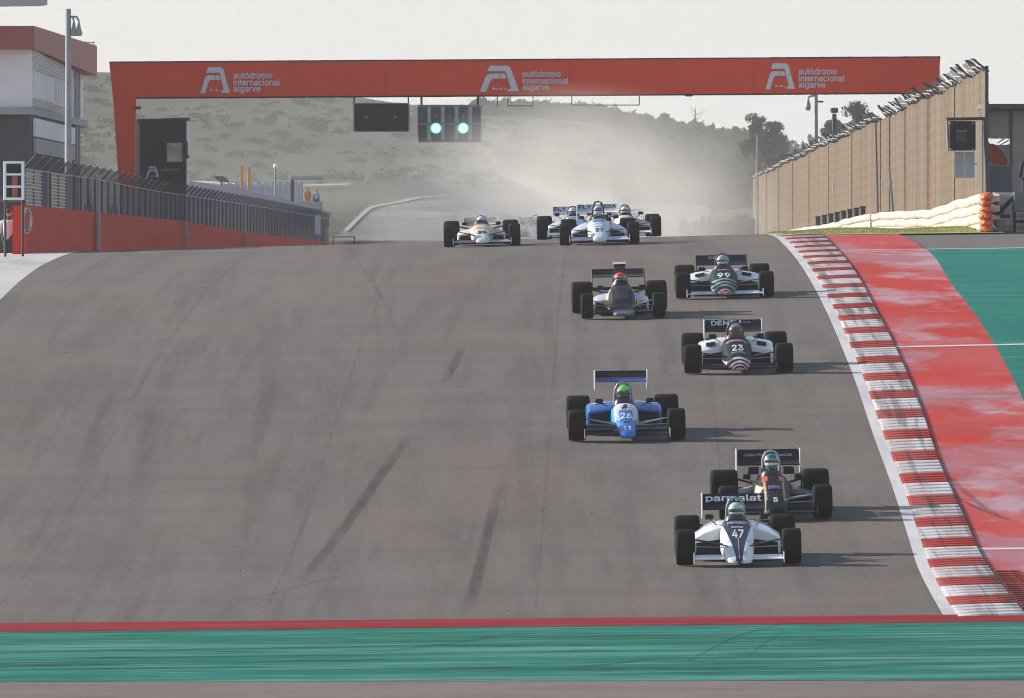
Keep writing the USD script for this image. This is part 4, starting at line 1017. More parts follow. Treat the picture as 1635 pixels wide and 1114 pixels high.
for i, (px, topr, d, hh, ww, lab) in enumerate((
        (1208, 176, 830, 9.0, 2.7, 'tall left half of the tree pair at the far end of the tan fence'),
        (1236, 190, 835, 8.2, 2.6, 'lower right half of the tree pair at the far end of the tan fence'),
        (1372, 147, 780, 12.0, 3.2, 'rounded tree rising behind the tan fence under the gantry end'),
        (1330, 176, 790, 10.0, 2.0, 'narrow tree behind the short mast beyond the tan fence'))):
    a = at(px, topr, d)
    tree('broadleaf_tree', a[0], d, a[2] - hh, hh, ww, lab, 20 + i, nleaf=4200, trunk=.60, size=.085, lobes=26)
for i, (px, topr, d, hh, ww, lab) in enumerate((
        (1032, 182, 1500, 5.0, 3.2, 'left bushy tree on the ridge right of the start lights'),
        (1058, 180, 1500, 5.6, 3.4, 'right bushy tree on the ridge right of the start lights'))):
    a = at(px, topr, d)
    tree('ridge_tree', a[0], d, a[2] - hh, hh, ww, lab, 40 + i, nleaf=1500, size=.3, trunk=.25)
bt_ = thing('bare_tree', 'thin bare tree standing on the ridge', 'tree', hill_point(1113, 1250))
h = at(0, 171, 1250)[2] - hill_point(1113, 1250)[2]
obj('trunk', tube((0, 0, -.3), (-.2, 0, h), .14, 6, .04), M['bark'], bt_)
rr_ = random.Random(3)
for k in range(12):
    z = h * (.35 + .6 * k / 12); s = (-1) ** k
    obj('branch', tube((-.2 * z / h, 0, z), (s * rr_.uniform(.4, 1.1), rr_.uniform(-.4, .4), z + rr_.uniform(.3, .8)), .04, 5, .012), M['bark'], bt_)
# wooded slope right of the dust, one mass
def instancer(name, protos, pos, scale, rot, label, cat):
    path = numbered('/World', name)
    pi = UsdGeom.PointInstancer.Define(stage, path)
    targets = []
    for k, (mesh, m) in enumerate(protos):
        usdkit.mesh(stage, f'{path}/prototypes/clump_{k:03d}' if k else f'{path}/prototypes/clump', mesh, m)
        targets.append(f'{path}/prototypes/clump_{k:03d}' if k else f'{path}/prototypes/clump')
    pi.CreatePrototypesRel().SetTargets([Sdf.Path(t) for t in targets])
    nn = len(pos)
    pi.CreateProtoIndicesAttr(Vt.IntArray.FromNumpy(np.arange(nn, dtype=np.int32) % len(protos)))
    pi.CreatePositionsAttr(Vt.Vec3fArray.FromNumpy(np.asarray(pos, np.float32)))
    pi.CreateScalesAttr(Vt.Vec3fArray.FromNumpy(np.asarray(scale, np.float32)))
    pi.CreateOrientationsAttr(Vt.QuathArray([Gf.Quath(math.cos(a / 2), 0, 0, math.sin(a / 2)) for a in rot]))
    tag(pi.GetPrim(), label, cat, kind='stuff')
def clump(seed, m, n_=160, size=.22, spiky=False):
    r = random.Random(seed)
    cs = [np.array([r.uniform(-.5, .5), r.uniform(-.5, .5), r.uniform(.15, .75)]) for _ in range(7)]
    return leaves(cs, [r.uniform(.22, .42) for _ in cs], n_, size, seed, 1.5 if spiky else .9), M[m]
r_ = np.random.default_rng(11)
protos = [clump(1, 'leaf_wood', size=.12), clump(2, 'leaf_scrub', size=.12), clump(3, 'leaf_wood', size=.12), clump(4, 'leaf_olive', size=.12)]
N = 1500
px = 1010 + 330 * r_.random(N); d = 900 + 520 * r_.random(N)
x = (px - CX) / F * d; z = HZ(x, d); s = 1.6 + 2.2 * r_.random(N)
instancer('woodland', protos, np.stack([x, d, z - .3], 1), np.stack([s, s, s * (.8 + .5 * r_.random(N))], 1), r_.random(N) * 6.28, 'dark scrubby woodland on the slope right of the dust', 'woodland')
N = 2600
px = -60 + 1300 * r_.random(N); d = 1040 + 640 * r_.random(N)
dens = meshkit.fbm(np.stack([px / 130, d / 90, np.zeros(N)], -1), 3, 9)
keep = (r_.random(N) < .45) & (dens > .36) & ~((px < 170) & (d < 1100)); px, d = px[keep], d[keep]; N = len(px)
x = (px - CX) / F * d; z = HZ(x, d); s = .6 + 1.3 * r_.random(N) ** 2
instancer('hillside_scrub', [clump(5, 'leaf_scrub', 110, .13), clump(6, 'leaf_dry', 110, .13), clump(7, 'leaf_scrub', 110, .13)], np.stack([x, d, z - .2], 1), np.stack([s * 1.3, s, s * .75], 1), r_.random(N) * 6.28, 'scattered low scrub on the hazy hillside', 'scrub')
N = 520
px = 760 + 470 * r_.random(N); d = 1640 + 60 * r_.random(N)
x = (px - CX) / F * d; z = HZ(x, d); s = .8 + 1.2 * r_.random(N)
instancer('ridge_grass', [clump(8, 'leaf_dry', 110, .25, True), clump(9, 'leaf_olive', 110, .25, True)], np.stack([x, d, z - .2], 1), np.stack([s, s, s * 1.1], 1), r_.random(N) * 6.28, 'tall dry grass and shrubs along the ridge', 'shrubs')
# tyre wall beyond the crest at right
tw = thing('far_tyre_wall', 'distant dark low guard wall beyond the crest left of the tan fence', 'wall')
for k in range(12):
    a = at(1085 + k * 11, 338 - k * .4, 770); obj('wall_segment', cbox(a[0], a[0] + 11 * 770 / F - .03, 770, 770.6, a[2] - 3.2, a[2] - .5 - .25 * math.sin(k * 1.3), .12), M['leaf_wood_wall'], tw)

# ------------------------------------------------------------------ people
def limb(a, b, ra, rb, n=9):
    s1 = trimesh.creation.icosphere(1, ra).vertices + np.asarray(a, float); s2 = trimesh.creation.icosphere(1, rb).vertices + np.asarray(b, float)
    return hull(np.vstack([s1, s2]))
def fuse(parts, pitch=.02, it=6):
    import manifold3d as m3
    mf = [m3.Manifold(m3.Mesh(np.asarray(p.vertices, np.float32), np.asarray(p.faces, np.uint32))) for p in parts]
    u_ = m3.Manifold.batch_boolean(mf, m3.OpType.Add).refine_to_length(pitch * 3)
    q = u_.to_mesh(); t = trimesh.Trimesh(q.vert_properties[:, :3], q.tri_verts, process=True)
    trimesh.smoothing.filter_taubin(t, iterations=it)
    return t
def hand(w, dirn, side=1):
    """palm and five fingers from the wrist w, along dirn"""
    w, dirn = np.asarray(w, float), np.asarray(dirn, float); dirn = dirn / np.linalg.norm(dirn)
    s = np.cross(dirn, [0, 0, 1.0] if abs(dirn[2]) < .9 else [0, 1.0, 0]); s /= np.linalg.norm(s); up = np.cross(s, dirn)
    out = [hull(np.vstack([trimesh.creation.icosphere(1, .014).vertices + w + dirn * a + s * b for a, b in ((.0, -.02), (.0, .02), (.085, -.034), (.085, .034))]))]
    for k, L in enumerate((.062, .075, .07, .055)):
        b = w + dirn * .085 + s * (-.033 + .022 * k)
        out += [limb(b, b + dirn * L * .5 - up * .008, .0085, .008), limb(b + dirn * L * .5 - up * .008, b + dirn * L * .8 - up * .035, .008, .007)]
    b = w + dirn * .03 + s * .03 * side
    out += [limb(b, b + dirn * .04 + s * .035 * side, .010, .009), limb(b + dirn * .04 + s * .035 * side, b + dirn * .07 + s * .03 * side - up * .015, .009, .008)]
    return out
def head_mesh():
    c = trimesh.creation.icosphere(3, .1)
    v = c.vertices * [.78, .98, 1.2]
    v[:, 1] -= .012 * np.exp(-((v[:, 0] / .014) ** 2 + ((v[:, 2] + .012) / .022) ** 2)) * (v[:, 1] < 0) * 1.8
    v[:, 1] += .010 * np.exp(-(((np.abs(v[:, 0]) - .032) / .013) ** 2 + ((v[:, 2] - .01) / .010) ** 2)) * (v[:, 1] < 0)
    v[:, 0] *= np.where(v[:, 2] < -.05, .85, 1)
    c.vertices = v
    ears = [trimesh.creation.icosphere(1, .022).apply_scale([.4, .8, 1.3]).apply_translation((s * .079, .01, -.005)) for s in (-1, 1)]
    return cat_([c] + ears)
def standing_person(loc, yaw, label, shirt, trousers, scale=1.0, group=None):
    m = Gf.Matrix4d().SetScale(scale) * Gf.Matrix4d().SetRotate(Gf.Rotation(Gf.Vec3d(0, 0, 1), yaw)) * Gf.Matrix4d().SetTranslate(Gf.Vec3d(*map(float, loc)))
    t = thing('person', label, 'person', group=group, matrix=m)
    arms = []
    body = [limb((-.1, 0, .95), (.1, 0, .95), .13, .13), limb((0, 0, .98), (0, 0, 1.3), .14, .16), limb((-.15, 0, 1.38), (.15, 0, 1.38), .08, .08), limb((0, 0, 1.38), (0, -.01, 1.56), .06, .055)]
    for s in (-1, 1):
        body += [limb((s * .09, 0, .92), (s * .1, -.02, .5), .09, .065), limb((s * .1, -.02, .5), (s * .1, .01, .08), .062, .042), limb((s * .1, .02, .05), (s * .11, -.15, .035), .045, .035)]
        body += [limb((s * .2, 0, 1.38), (s * .25, .02, 1.1), .06, .045), limb((s * .25, .02, 1.1), (s * .22, -.12, .88), .042, .03)]
        body += hand((s * .22, -.13, .86), (0, -.3, -1), s)
    b = fuse(body)
    obj('body', b, M[trousers], t, smooth=True)
    sh_ = fuse([limb((0, 0, 1.0), (0, 0, 1.3), .155, .175), limb((-.16, 0, 1.38), (.16, 0, 1.38), .095, .095)] + [limb((s * .2, 0, 1.38), (s * .25, .02, 1.1), .075, .06) for s in (-1, 1)])
    obj('shirt', sh_, M[shirt], t, smooth=True)
    hm = head_mesh(); hm.apply_translation((0, -.02, 1.66)); obj('head', hm, M['skin'], t, smooth=True)
    c = trimesh.creation.icosphere(2, .105); c.vertices = c.vertices * [.82, 1.0, 1.15]; c = c.slice_plane([0, 0, .02], [0, .45, 1]); c.apply_translation((0, -.005, 1.67)); obj('hair', c, M['hair_dark'], t, smooth=True)
d = 324; standing_person((at(14, 0, d)[0], d, at(0, 402, d)[2] - .55), 160, 'person in a pale shirt standing in front of the dark shed at the left edge', 'shirt_pale', 'suit_dark', 1.0)
d = 672.6; standing_person((at(491, 0, d)[0], d, at(0, 337, d)[2]), 20, 'marshal in an orange suit on the far marshal stand', 'suit_orange', 'suit_orange', .8)
standing_person((at(505, 0, d)[0], d, at(0, 337, d)[2]), -10, 'person in a pale grey top beside the orange marshal', 'shirt_pale', 'suit_dark', .76)
for k, (px, row) in enumerate(((166, 312), (181, 318), (205, 317))):
    d = left_d(px) + 1.0; a = at(px, row, d)
    standing_person((left_x(d) - .55, d - .0, a[2] - 1.72), 70, ['person in dark clothes behind the fence nearest the grey wall post', 'middle one of three people in dark clothes behind the pit wall fence', 'rightmost of three people in dark clothes behind the pit wall fence'][k], 'suit_dark', 'suit_dark', 1.0, 'people behind the pit wall fence')

# ------------------------------------------------------------------ racing cars (nose towards -y, origin on the ground between the axles)
def wheel(name, parent, x, y, r, w, rim_mat):
    hw = w / 2
    prof = np.array([[r * .56, -hw * .80], [r * .64, -hw * .97], [r * .80, -hw], [r * .92, -hw * .95], [r * .985, -hw * .80], [r, -hw * .55], [r, hw * .55], [r * .985, hw * .80], [r * .92, hw * .95], [r * .80, hw], [r * .64, hw * .97], [r * .56, hw * .80]])
    ty = trimesh.creation.revolve(np.vstack([prof, prof[:1]]), sections=40)
    R = trimesh.transformations.rotation_matrix(math.pi / 2, (0, 1, 0))
    ty.apply_transform(R); ty.apply_translation((x, y, r))
    ty.fix_normals()
    t = obj('wheel', ty, M['tyre_rubber'], parent, smooth=35)
    s = 1 if x > 0 else -1
    dish = np.array([[0, hw * .35], [r * .12, hw * .40], [r * .16, hw * .20], [r * .46, hw * .30], [r * .54, hw * .78], [r * .57, hw * .84], [r * .575, -hw * .8], [0, -hw * .8]])
    dm_ = trimesh.creation.revolve(dish, sections=28)
    dm_.apply_transform(R)
    if s < 0: dm_.apply_transform(trimesh.transformations.rotation_matrix(math.pi, (0, 0, 1)))
    dm_.apply_translation((x, y, r)); dm_.fix_normals()
    obj('rim', dm_, M[rim_mat], t, smooth=35)
    bulge = trimesh.creation.cylinder(r * .07, .05, sections=8); bulge.apply_transform(R); bulge.apply_translation((x + s * hw * .45, y, r)); obj('wheel_nut', bulge, M['spring_gold'], t)
    return t
class Body:
    """lofted monocoque: stations of y, half width, top, bottom, roundness"""
    def __init__(s, st):
        a = np.array(st, float); s.y0, s.y1 = a[0, 0], a[-1, 0]
        s.f = [PchipInterpolator(a[:, 0], a[:, k]) for k in range(1, 5)]
    def top(s, x, y):
        w, zt, zb, e = (f(np.clip(y, s.y0, s.y1)) for f in s.f)
        zc = zb + (zt - zb) * .35
        return zc + (zt - zc) * np.clip(1 - np.abs(np.clip(x / w, -.999, .999)) ** e, 0, 1) ** (1 / e)
    def mesh(s, cockpit=None, ny=250, nr=120):
        ys = np.linspace(s.y0, s.y1, ny)
        th = np.linspace(0, 2 * math.pi, 720, endpoint=False)
        rows = []
        for y in ys:
            w, zt, zb, e = (float(f(y)) for f in s.f)
            zc = zb + (zt - zb) * .35
            c, q = np.cos(th), np.sin(th)
            x = np.sign(c) * np.abs(c) ** (2 / e) * w
            z = zc + np.where(q > 0, (zt - zc), (zc - zb)) * np.sign(q) * np.abs(q) ** (2 / e)
            lx, lz = np.append(x, x[0]), np.append(z, z[0])
            al = np.concatenate([[0], np.cumsum(np.hypot(np.diff(lx), np.diff(lz)))])
            u_ = np.linspace(0, al[-1], nr, endpoint=False)
            x, z = np.interp(u_, al, lx), np.interp(u_, al, lz); q = z - zc
            if cockpit:
                cy, cl, cw, fl = cockpit
                ins = ((x / cw) ** 4 + ((y - cy) / cl) ** 4 < 1) & (q > 0)
                z = np.where(ins, np.minimum(z, fl), z)
            rows.append(np.stack([x, np.full(nr, y), z], 1))
        P = np.array(rows); P = np.concatenate([P, P[:, :1]], 1)
        c0 = np.repeat(P[:1].mean(1, keepdims=True), P.shape[1], 1); c1 = np.repeat(P[-1:].mean(1, keepdims=True), P.shape[1], 1)
        g = grid(np.concatenate([c0, P, c1]))
        return g
def on_body(body, mesh2d, y0, slope_len=1.0, x0=0.0, off=.006):
    """lays lettering (x, z) on the upper surface: z runs back along the body from y0"""
    t = mesh2d.copy()
    try:
        v, f = trimesh.remesh.subdivide_to_size(t.vertices, t.faces, .03); t = trimesh.Trimesh(v, f, process=False)
    except Exception: pass
    v = t.vertices.copy()
    x = v[:, 0] + x0; y = y0 + v[:, 2] * slope_len
    up = off + np.clip(-v[:, 1], 0, .01)
    t.vertices = np.stack([x, y, body.top(x, y) + up], 1)
    return t
def stripe_on(body, pts, w, off=.007):
    p = np.array(pts, float); seg = np.concatenate([[0], np.cumsum(np.hypot(*np.diff(p, axis=0).T))])
    n_ = max(4, int(seg[-1] / .03)); t = np.linspace(0, seg[-1], n_)
    x, y = np.interp(t, seg, p[:, 0]), np.interp(t, seg, p[:, 1])
    dx, dy = np.gradient(x), np.gradient(y); L = np.hypot(dx, dy) + 1e-9
    P = np.stack([np.stack([x - s_ * dy / L * w / 2, y + s_ * dx / L * w / 2], 1) for s_ in (-1, 1)], 1)
    Z = body.top(P[..., 0], P[..., 1]) + off
    return grid(np.concatenate([P, Z[..., None]], -1))
def wing_element(x0, x1, y0, z0, y1, z1, th=.02, camber=.12, n_=7):
    t = np.linspace(0, 1, n_)
    L = math.hypot(y1 - y0, z1 - z0); ny, nz = -(z1 - z0) / L, (y1 - y0) / L
    cam_ = -camber * L * 4 * t * (1 - t)
    thick = th * np.array([.5, 1, 1.1, 1, .8, .5, .25])[:n_]
    up = np.stack([y0 + (y1 - y0) * t + ny * (cam_ + thick / 2), z0 + (z1 - z0) * t + nz * (cam_ + thick / 2)], 1)
    lo = np.stack([y0 + (y1 - y0) * t + ny * (cam_ - thick / 2), z0 + (z1 - z0) * t + nz * (cam_ - thick / 2)], 1)[::-1]
    ring = np.vstack([up, lo])
    P = np.stack([np.stack([np.full(len(ring), x), ring[:, 0], ring[:, 1]], 1) for x in (x0, x1)])
    P = np.concatenate([P, P[:, :1]], 1)
    m = grid(P); caps = []
    for k in (0, 1):
        q = P[k][:-1]; n2 = len(q)
        caps.append(trimesh.Trimesh(q, [[i, n2 - 1 - i, i + 1] for i in range(n2 // 2 - 1)] + [[i + 1, n2 - 1 - i, n2 - 2 - i] for i in range(n2 // 2 - 1)], process=False))
    return cat_([m] + caps), (ny, nz)
def on_wing(t, cx, y0, z0, y1, z1, v0, camber=.12, off=.016):
    """lays lettering on the upper face of a wing element; v0 = share of the chord at mid letter height"""
    L = math.hypot(y1 - y0, z1 - z0); ny, nz = -(z1 - z0) / L, (y1 - y0) / L
    try:
        vv, ff = trimesh.remesh.subdivide_to_size(t.vertices, t.faces, .04); t = trimesh.Trimesh(vv, ff, process=False)
    except Exception: pass
    v = t.vertices.copy()
    q = v0 + v[:, 2] / L
    c = -camber * L * 4 * q * (1 - q) + off + np.clip(-v[:, 1], 0, .004)
    t.vertices = np.stack([v[:, 0] + cx, y0 + (y1 - y0) * q + ny * c, z0 + (z1 - z0) * q + nz * c], 1)
    return t

STD = [(-2.02, .06, .17, .10, 2.4), (-1.95, .16, .22, .08, 2.5), (-1.6, .20, .32, .07, 2.6), (-1.1, .235, .45, .07, 2.7), (-.6, .27, .57, .07, 2.8), (-.25, .29, .65, .07, 2.9), (.0, .32, .62, .07, 3), (.35, .36, .58, .07, 3), (.62, .34, .62, .07, 2.6), (.9, .27, .66, .08, 2.3), (1.3, .19, .55, .10, 2.3), (1.75, .11, .40, .14, 2.2)]

def race_car(c):
    """c: dict of what sets this car apart"""
    px, row = c['at']
    if 'd' in c: dF = c['d']; xF = (px - CX) / F * dF
    else: xF, dF = on_ground(px, row)
    yaw = math.radians(c.get('yaw', 0)); wb = c.get('wb', 2.7)
    cy_, sy_ = math.cos(yaw), math.sin(yaw)
    X0, D0 = xF - sy_ * -wb / 2 * -1 * -1, dF + cy_ * wb / 2
    X0 = xF + sy_ * wb / 2 * -1
    # frame on the slope
    fwd = np.array([sy_, -cy_, 0]); right = np.array([cy_, sy_, 0])
    gz_ = lambda p: float(G(p[0], p[1]))
    c0 = np.array([X0, D0]); a = c0 + fwd[:2] * wb / 2; b = c0 - fwd[:2] * wb / 2; l = c0 - right[:2] * .9; r = c0 + right[:2] * .9
    Y = np.append(b - a, gz_(b) - gz_(a)); Y /= np.linalg.norm(Y)
    Xv = np.append(r - l, gz_(r) - gz_(l)); Xv -= Y * (Xv @ Y); Xv /= np.linalg.norm(Xv); Zv = np.cross(Xv, Y)
    z0 = (gz_(a) + gz_(b)) / 2 + .012
    Xv = Xv * c.get('broad', 1.0)
    mtx = Gf.Matrix4d(*Xv, 0, *Y, 0, *Zv, 0, X0, D0, z0, 1)
    car = thing('racing_car', c['label'], 'racing car', group='racing cars on the track', matrix=mtx)
    fy, ry = -wb / 2, wb / 2
    rf_, rr_w = c.get('rf', .30), c.get('rr', .335)
    wf, wr = c.get('wf', .32), c.get('wr', .43)
    of, orr = c.get('of', 1.045), c.get('or', 1.02)
    rim = c.get('rim', 'rim_metal')
    for s in (-1, 1): wheel('wheel', car, s * (of - wf / 2), fy, rf_, wf, rim)
    for s in (-1, 1): wheel('wheel', car, s * (orr - wr / 2), ry, rr_w, wr, rim)
    body = Body(c.get('stations', STD))
    ck = c.get('cockpit', (.17, .36, .235, .30))
    bm = body.mesh(ck)
    col = c['paint'](bm.vertices)
    ins = ((bm.vertices[:, 0] / (ck[2] + .01)) ** 4 + ((bm.vertices[:, 1] - ck[0]) / (ck[1] + .01)) ** 4 < 1) & (bm.vertices[:, 2] < ck[3] + .02)
    col[ins] = (.015, .015, .016)
    obj('bodywork', bm, M[c.get('livery', 'car_livery')], car, smooth=True, livery=col)
    # cockpit surround and windscreen
    t = np.linspace(0, 2 * math.pi, 28)
    rimp = [(ck[2] * np.sign(math.cos(q)) * abs(math.cos(q)) ** .5, ck[0] + ck[1] * np.sign(math.sin(q)) * abs(math.sin(q)) ** .5) for q in t]
    obj('cockpit_rim', cat_([tube((p[0], p[1], float(body.top(np.array(p[0]), np.array(p[1]))) + .005), (q[0], q[1], float(body.top(np.array(q[0]), np.array(q[1]))) + .005), .016, 6) for p, q in zip(rimp[:-1], rimp[1:]) if np.hypot(p[0] - q[0], p[1] - q[1]) > 1e-4]), M['black_carbon'], car)
    ang = np.linspace(-1.15, 1.15, 13); wh = c.get('screen', .09)
    bx = np.sin(ang) * .23; by = ck[0] - ck[1] + .02 + (1 - np.cos(ang)) * .24
    bz = body.top(bx, by)
    P = np.stack([np.stack([bx, by, bz - .01], 1), np.stack([bx * .93, by + .05, bz + wh], 1), np.stack([bx * .90, by + .062, bz + wh], 1), np.stack([bx * .97, by + .015, bz - .01], 1)])
    obj('windscreen', grid(P), M[c.get('screen_mat', 'visor_glass')], car, smooth=True)
    # sidepods
    pt, po, ph, pf_, pe = c.get('pod', (.60, .70, .42, -.10, 1.25))   # inner top, outer x, outer top, front y, rear y
    for s in (-1, 1):
        ys = np.array([pf_, pf_ + .18, pf_ + .5, (pf_ + pe) / 2 + .1, pe - .15, pe])
        sc_ = np.array([c.get('podlead', .72), .94, 1, 1, .9, .62])
        P = []
        for y, k in zip(ys, sc_):
            it, ot, bo = .10 + (pt - .10) * k, .10 + (ph - .10) * k, .09
            ox = .26 + (po - .26) * (.86 + .14 * k)
            ring = [(.18, bo), (.18, it), (.30, it), (.30 + (ox - .30) * .55, it + (ot - it) * .5), (ox - .05, ot + .01), (ox - .012, ot - .02), (ox, ot - .07), (ox, bo + .03), (ox - .03, bo)]
            P.append([[s * q[0], y, q[1]] for q in ring])
        P = np.array(P); P = np.concatenate([P, P[:, :1]], 1)
        c1 = np.repeat(P[-1:].mean(1, keepdims=True), P.shape[1], 1)
        m = grid(np.concatenate([P, c1]) if s > 0 else np.concatenate([P, c1])[:, ::-1])
        c0 = P[0].mean(0)
        fc = np.concatenate([P[0][:-1], [c0]]); nq = len(P[0]) - 1
        m = cat_([m, trimesh.Trimesh(fc, [[i, (i + 1) % nq, nq] for i in range(nq)], process=False)])
        obj('sidepod', m, M[c.get('pod_mat', 'white_paint')], car, smooth=30)
        k = sc_[0]; it, ot = .10 + (pt - .10) * k, .10 + (ph - .10) * k; ox = .26 + (po - .26) * (.86 + .14 * k)
        chin = c.get('chin', .9)
        il = hull([[s * q[0], yy, q[1]] for q in ((.25, .10), (.25, min(it - .03, chin + .06)), (ox - .05, min(ot - .03, chin)), (ox - .04, .10)) for yy in (pf_ - .012, pf_ + .03)])
        obj('radiator_intake', il, M['board_black'], car)
        if c.get('vent_panel'):
            zf_ = lambda x, kk: .10 + (pt - .10 + (ph - pt) * (x - .30) / (ox - .30) * .9) * kk
            x0_, x1_ = .40, min(po - .14, .60)
            k0, k1 = sc_[0] + (.94 - sc_[0]) * .38, sc_[0] + (.94 - sc_[0]) * .95
            obj('vent_panel', hull([[s * x, pf_ + .18 * f_ - o_, zf_(x, kk) + .012 + o_ * .2] for x in (x0_, x1_) for f_, kk in ((.38, k0), (.95, k1)) for o_ in (0, .02)]), M['board_black'], car)
        if c.get('vents', True):
            yv = pf_ + .62; xv0, xv1 = .36, min(po - .12, .56)
            zv = lambda x: pt + (ph - pt) * np.clip((x - .30) / (po - .35), 0, 1)
            for q in range(4):
                yy = yv + q * .085
                obj('vent_louvre', hull([[s * x, y_, zv(x) + h_] for x in (xv0, xv1) for y_, h_ in ((yy, .004), (yy + .05, .004), (yy + .06, .035))]), M[c.get('vent_mat', 'board_black')], car)
    # engine cover parts and gearbox
    obj('engine', cat_([cbox(-.22, .22, .95, 1.45, .12, .42, .04), cbox(-.30, -.23, 1.0, 1.4, .3, .48, .03), cbox(.23, .30, 1.0, 1.4, .3, .48, .03)]), M['engine_metal'], car)
    obj('gearbox', hull([(x * w_, y, z) for y, w_, zs in ((1.4, .16, (.14, .40)), (1.95, .10, (.20, .36))) for x in (-1, 1) for z in zs]), M['engine_metal'], car)
    for s in (-1, 1): obj('exhaust_pipe', pipe([(s * .28, 1.2, .25), (s * .34, 1.5, .24), (s * .28, 1.85, .30), (s * .22, 2.05, .32)], .04, 8), M['engine_metal'], car)
    # suspension
    ib = .20
    for s in (-1, 1):
        hx_ = s * (of - wf * .92)
        zl, zu = rf_ * .62, rf_ * 1.42
        z_in_u = min(float(body.top(np.array(.1), np.array(fy))) - .05, zu + .04)
        obj('front_wishbone', cat_([tube((hx_, fy, zl), (s * ib, fy - .18, .12), .012, 6), tube((hx_, fy, zl), (s * ib, fy + .30, .12), .012, 6)]), M['dark_steel'], car)
        obj('front_wishbone', cat_([tube((hx_, fy, zu), (s * ib * .9, fy - .12, z_in_u), .0125, 6), tube((hx_, fy, zu), (s * ib * .9, fy + .26, z_in_u), .0125, 6)]), M[c.get('arm_mat', 'dark_steel')], car)
        obj('steering_rod', tube((hx_, fy - .1, rf_ * 1.05), (s * .2, fy + .02, rf_ * .95), .009, 6), M['steel'], car)
        obj('front_upright', cbox(min(hx_, hx_ + s * .06), max(hx_, hx_ + s * .06), fy - .06, fy + .06, zl - .04, zu + .04, .015), M['dark_steel'], car)
        hx2 = s * (orr - wr * .95)
        obj('rear_wishbone', cat_([tube((hx2, ry, rr_w * .55), (s * .16, ry - .45, .16), .02, 6), tube((hx2, ry, rr_w * .55), (s * .12, ry + .15, .18), .02, 6)]), M['dark_steel'], car)
        obj('rear_wishbone', cat_([tube((hx2, ry, rr_w * 1.5), (s * .18, ry - .30, .42), .02, 6), tube((hx2, ry, rr_w * 1.5), (s * .12, ry + .15, .38), .02, 6)]), M['dark_steel'], car)
        obj('driveshaft', tube((hx2, ry, rr_w), (s * .14, ry, .30), .03, 8), M['dark_steel'], car)
    # front wing
    fw = c.get('fwing', dict(half=.74, y=-1.78, z=.13, chord=.34, rise=.06, m='white_paint'))
    if fw:
        for s in (-1, 1):
            e, _ = wing_element(min(s * .10, s * fw['half']), max(s * .10, s * fw['half']), fw['y'], fw['z'], fw['y'] + fw['chord'], fw['z'] + fw['rise'], .03, .05)
            obj('front_wing', e, M[fw['m']], car, smooth=30)
            x = s * (fw['half'] + .008)
            obj('front_endplate', cbox(x - .008, x + .008, fw['y'] - .05, fw['y'] + fw['chord'] + .06, fw['z'] - .07, fw['z'] + fw['rise'] + .06, .004), M[fw.get('em', fw['m'])], car)
            if fw.get('flap'):
                e, _ = wing_element(min(s * .18, s * (fw['half'] - .02)), max(s * .18, s * (fw['half'] - .02)), fw['y'] + fw['chord'] * .8, fw['z'] + fw['rise'] + .02, fw['y'] + fw['chord'] + .16, fw['z'] + fw['rise'] + .11, .015, .1)
                obj('front_flap', e, M[fw['flap']], car, smooth=30)
    # rear wing
    rw = dict(half=.52, z=.72, h=.22, y=1.75, m='navy_paint', lower='board_black', em='white_paint'); rw.update(c.get('rwing', {}))
    y0, hh = rw['y'], rw['h']
    zsplit = rw['z'] + hh * rw.get('split', .34)
    e, _ = wing_element(-rw['half'], rw['half'], y0 - .10, rw['z'], y0 + .20, zsplit - .012, .03, .06)
    obj('rear_wing', e, M[rw['lower']], car, smooth=30)
    ua = (y0 + .14, zsplit, y0 + .30, rw['z'] + hh)
    e, _ = wing_element(-rw['half'], rw['half'], ua[0], ua[1], ua[2], ua[3], .022, .06)
    flap = obj('rear_flap', e, M[rw['m']], car, smooth=30)
    for s in (-1, 1):
        x = s * (rw['half'] + .010)
        obj('rear_endplate', cbox(x - .009, x + .009, y0 - .16, y0 + .36, rw['z'] - rw.get('drop', .16), rw['z'] + hh + .02, .005), M[rw['em']], car)
        obj('wing_support', cbox(s * .09 - .01, s * .09 + .01, y0 - .02, y0 + .14, .34, rw['z'] + .0, .004), M['dark_steel'], car)
    for tx_ in rw.get('text', []):
        word, hgt, wid, v0, m = tx_[:5]; cx_ = tx_[5] if len(tx_) > 5 else 0
        obj('wing_lettering', on_wing(lettering(word, hgt, wid, bold=True, depth=.002), cx_, *ua, v0, .06), M[m], flap)
    if rw.get('stripe'):
        m, v0, v1 = rw['stripe']
        L = math.hypot(ua[2] - ua[0], ua[3] - ua[1])
        st_ = box(-rw['half'] + .01, rw['half'] - .01, -.004, 0, -(v1 - v0) * L / 2, (v1 - v0) * L / 2)
        obj('wing_stripe', on_wing(st_, 0, *ua, (v0 + v1) / 2, .06, .014), M[m], flap)
    # roll hoop, mirrors
    hz, hy = c.get('hoop', (.98, .62))
    hw_ = .15
    zb0 = float(body.top(np.array(.12), np.array(hy))) - .05
    obj('roll_hoop', pipe([(-hw_ * 1.1, hy, zb0), (-hw_ * .95, hy, hz - .14), (-hw_ * .6, hy, hz - .03), (0, hy, hz), (hw_ * .6, hy, hz - .03), (hw_ * .95, hy, hz - .14), (hw_ * 1.1, hy, zb0)], .02, 8), M[c.get('hoop_mat', 'dark_steel')], car)
    obj('hoop_stay', cat_([tube((s * .08, hy, hz - .04), (s * .12, hy + .45, zb0 - .05), .014, 6) for s in (-1, 1)]), M['dark_steel'], car)
    mz = c.get('mirror_z', .70)
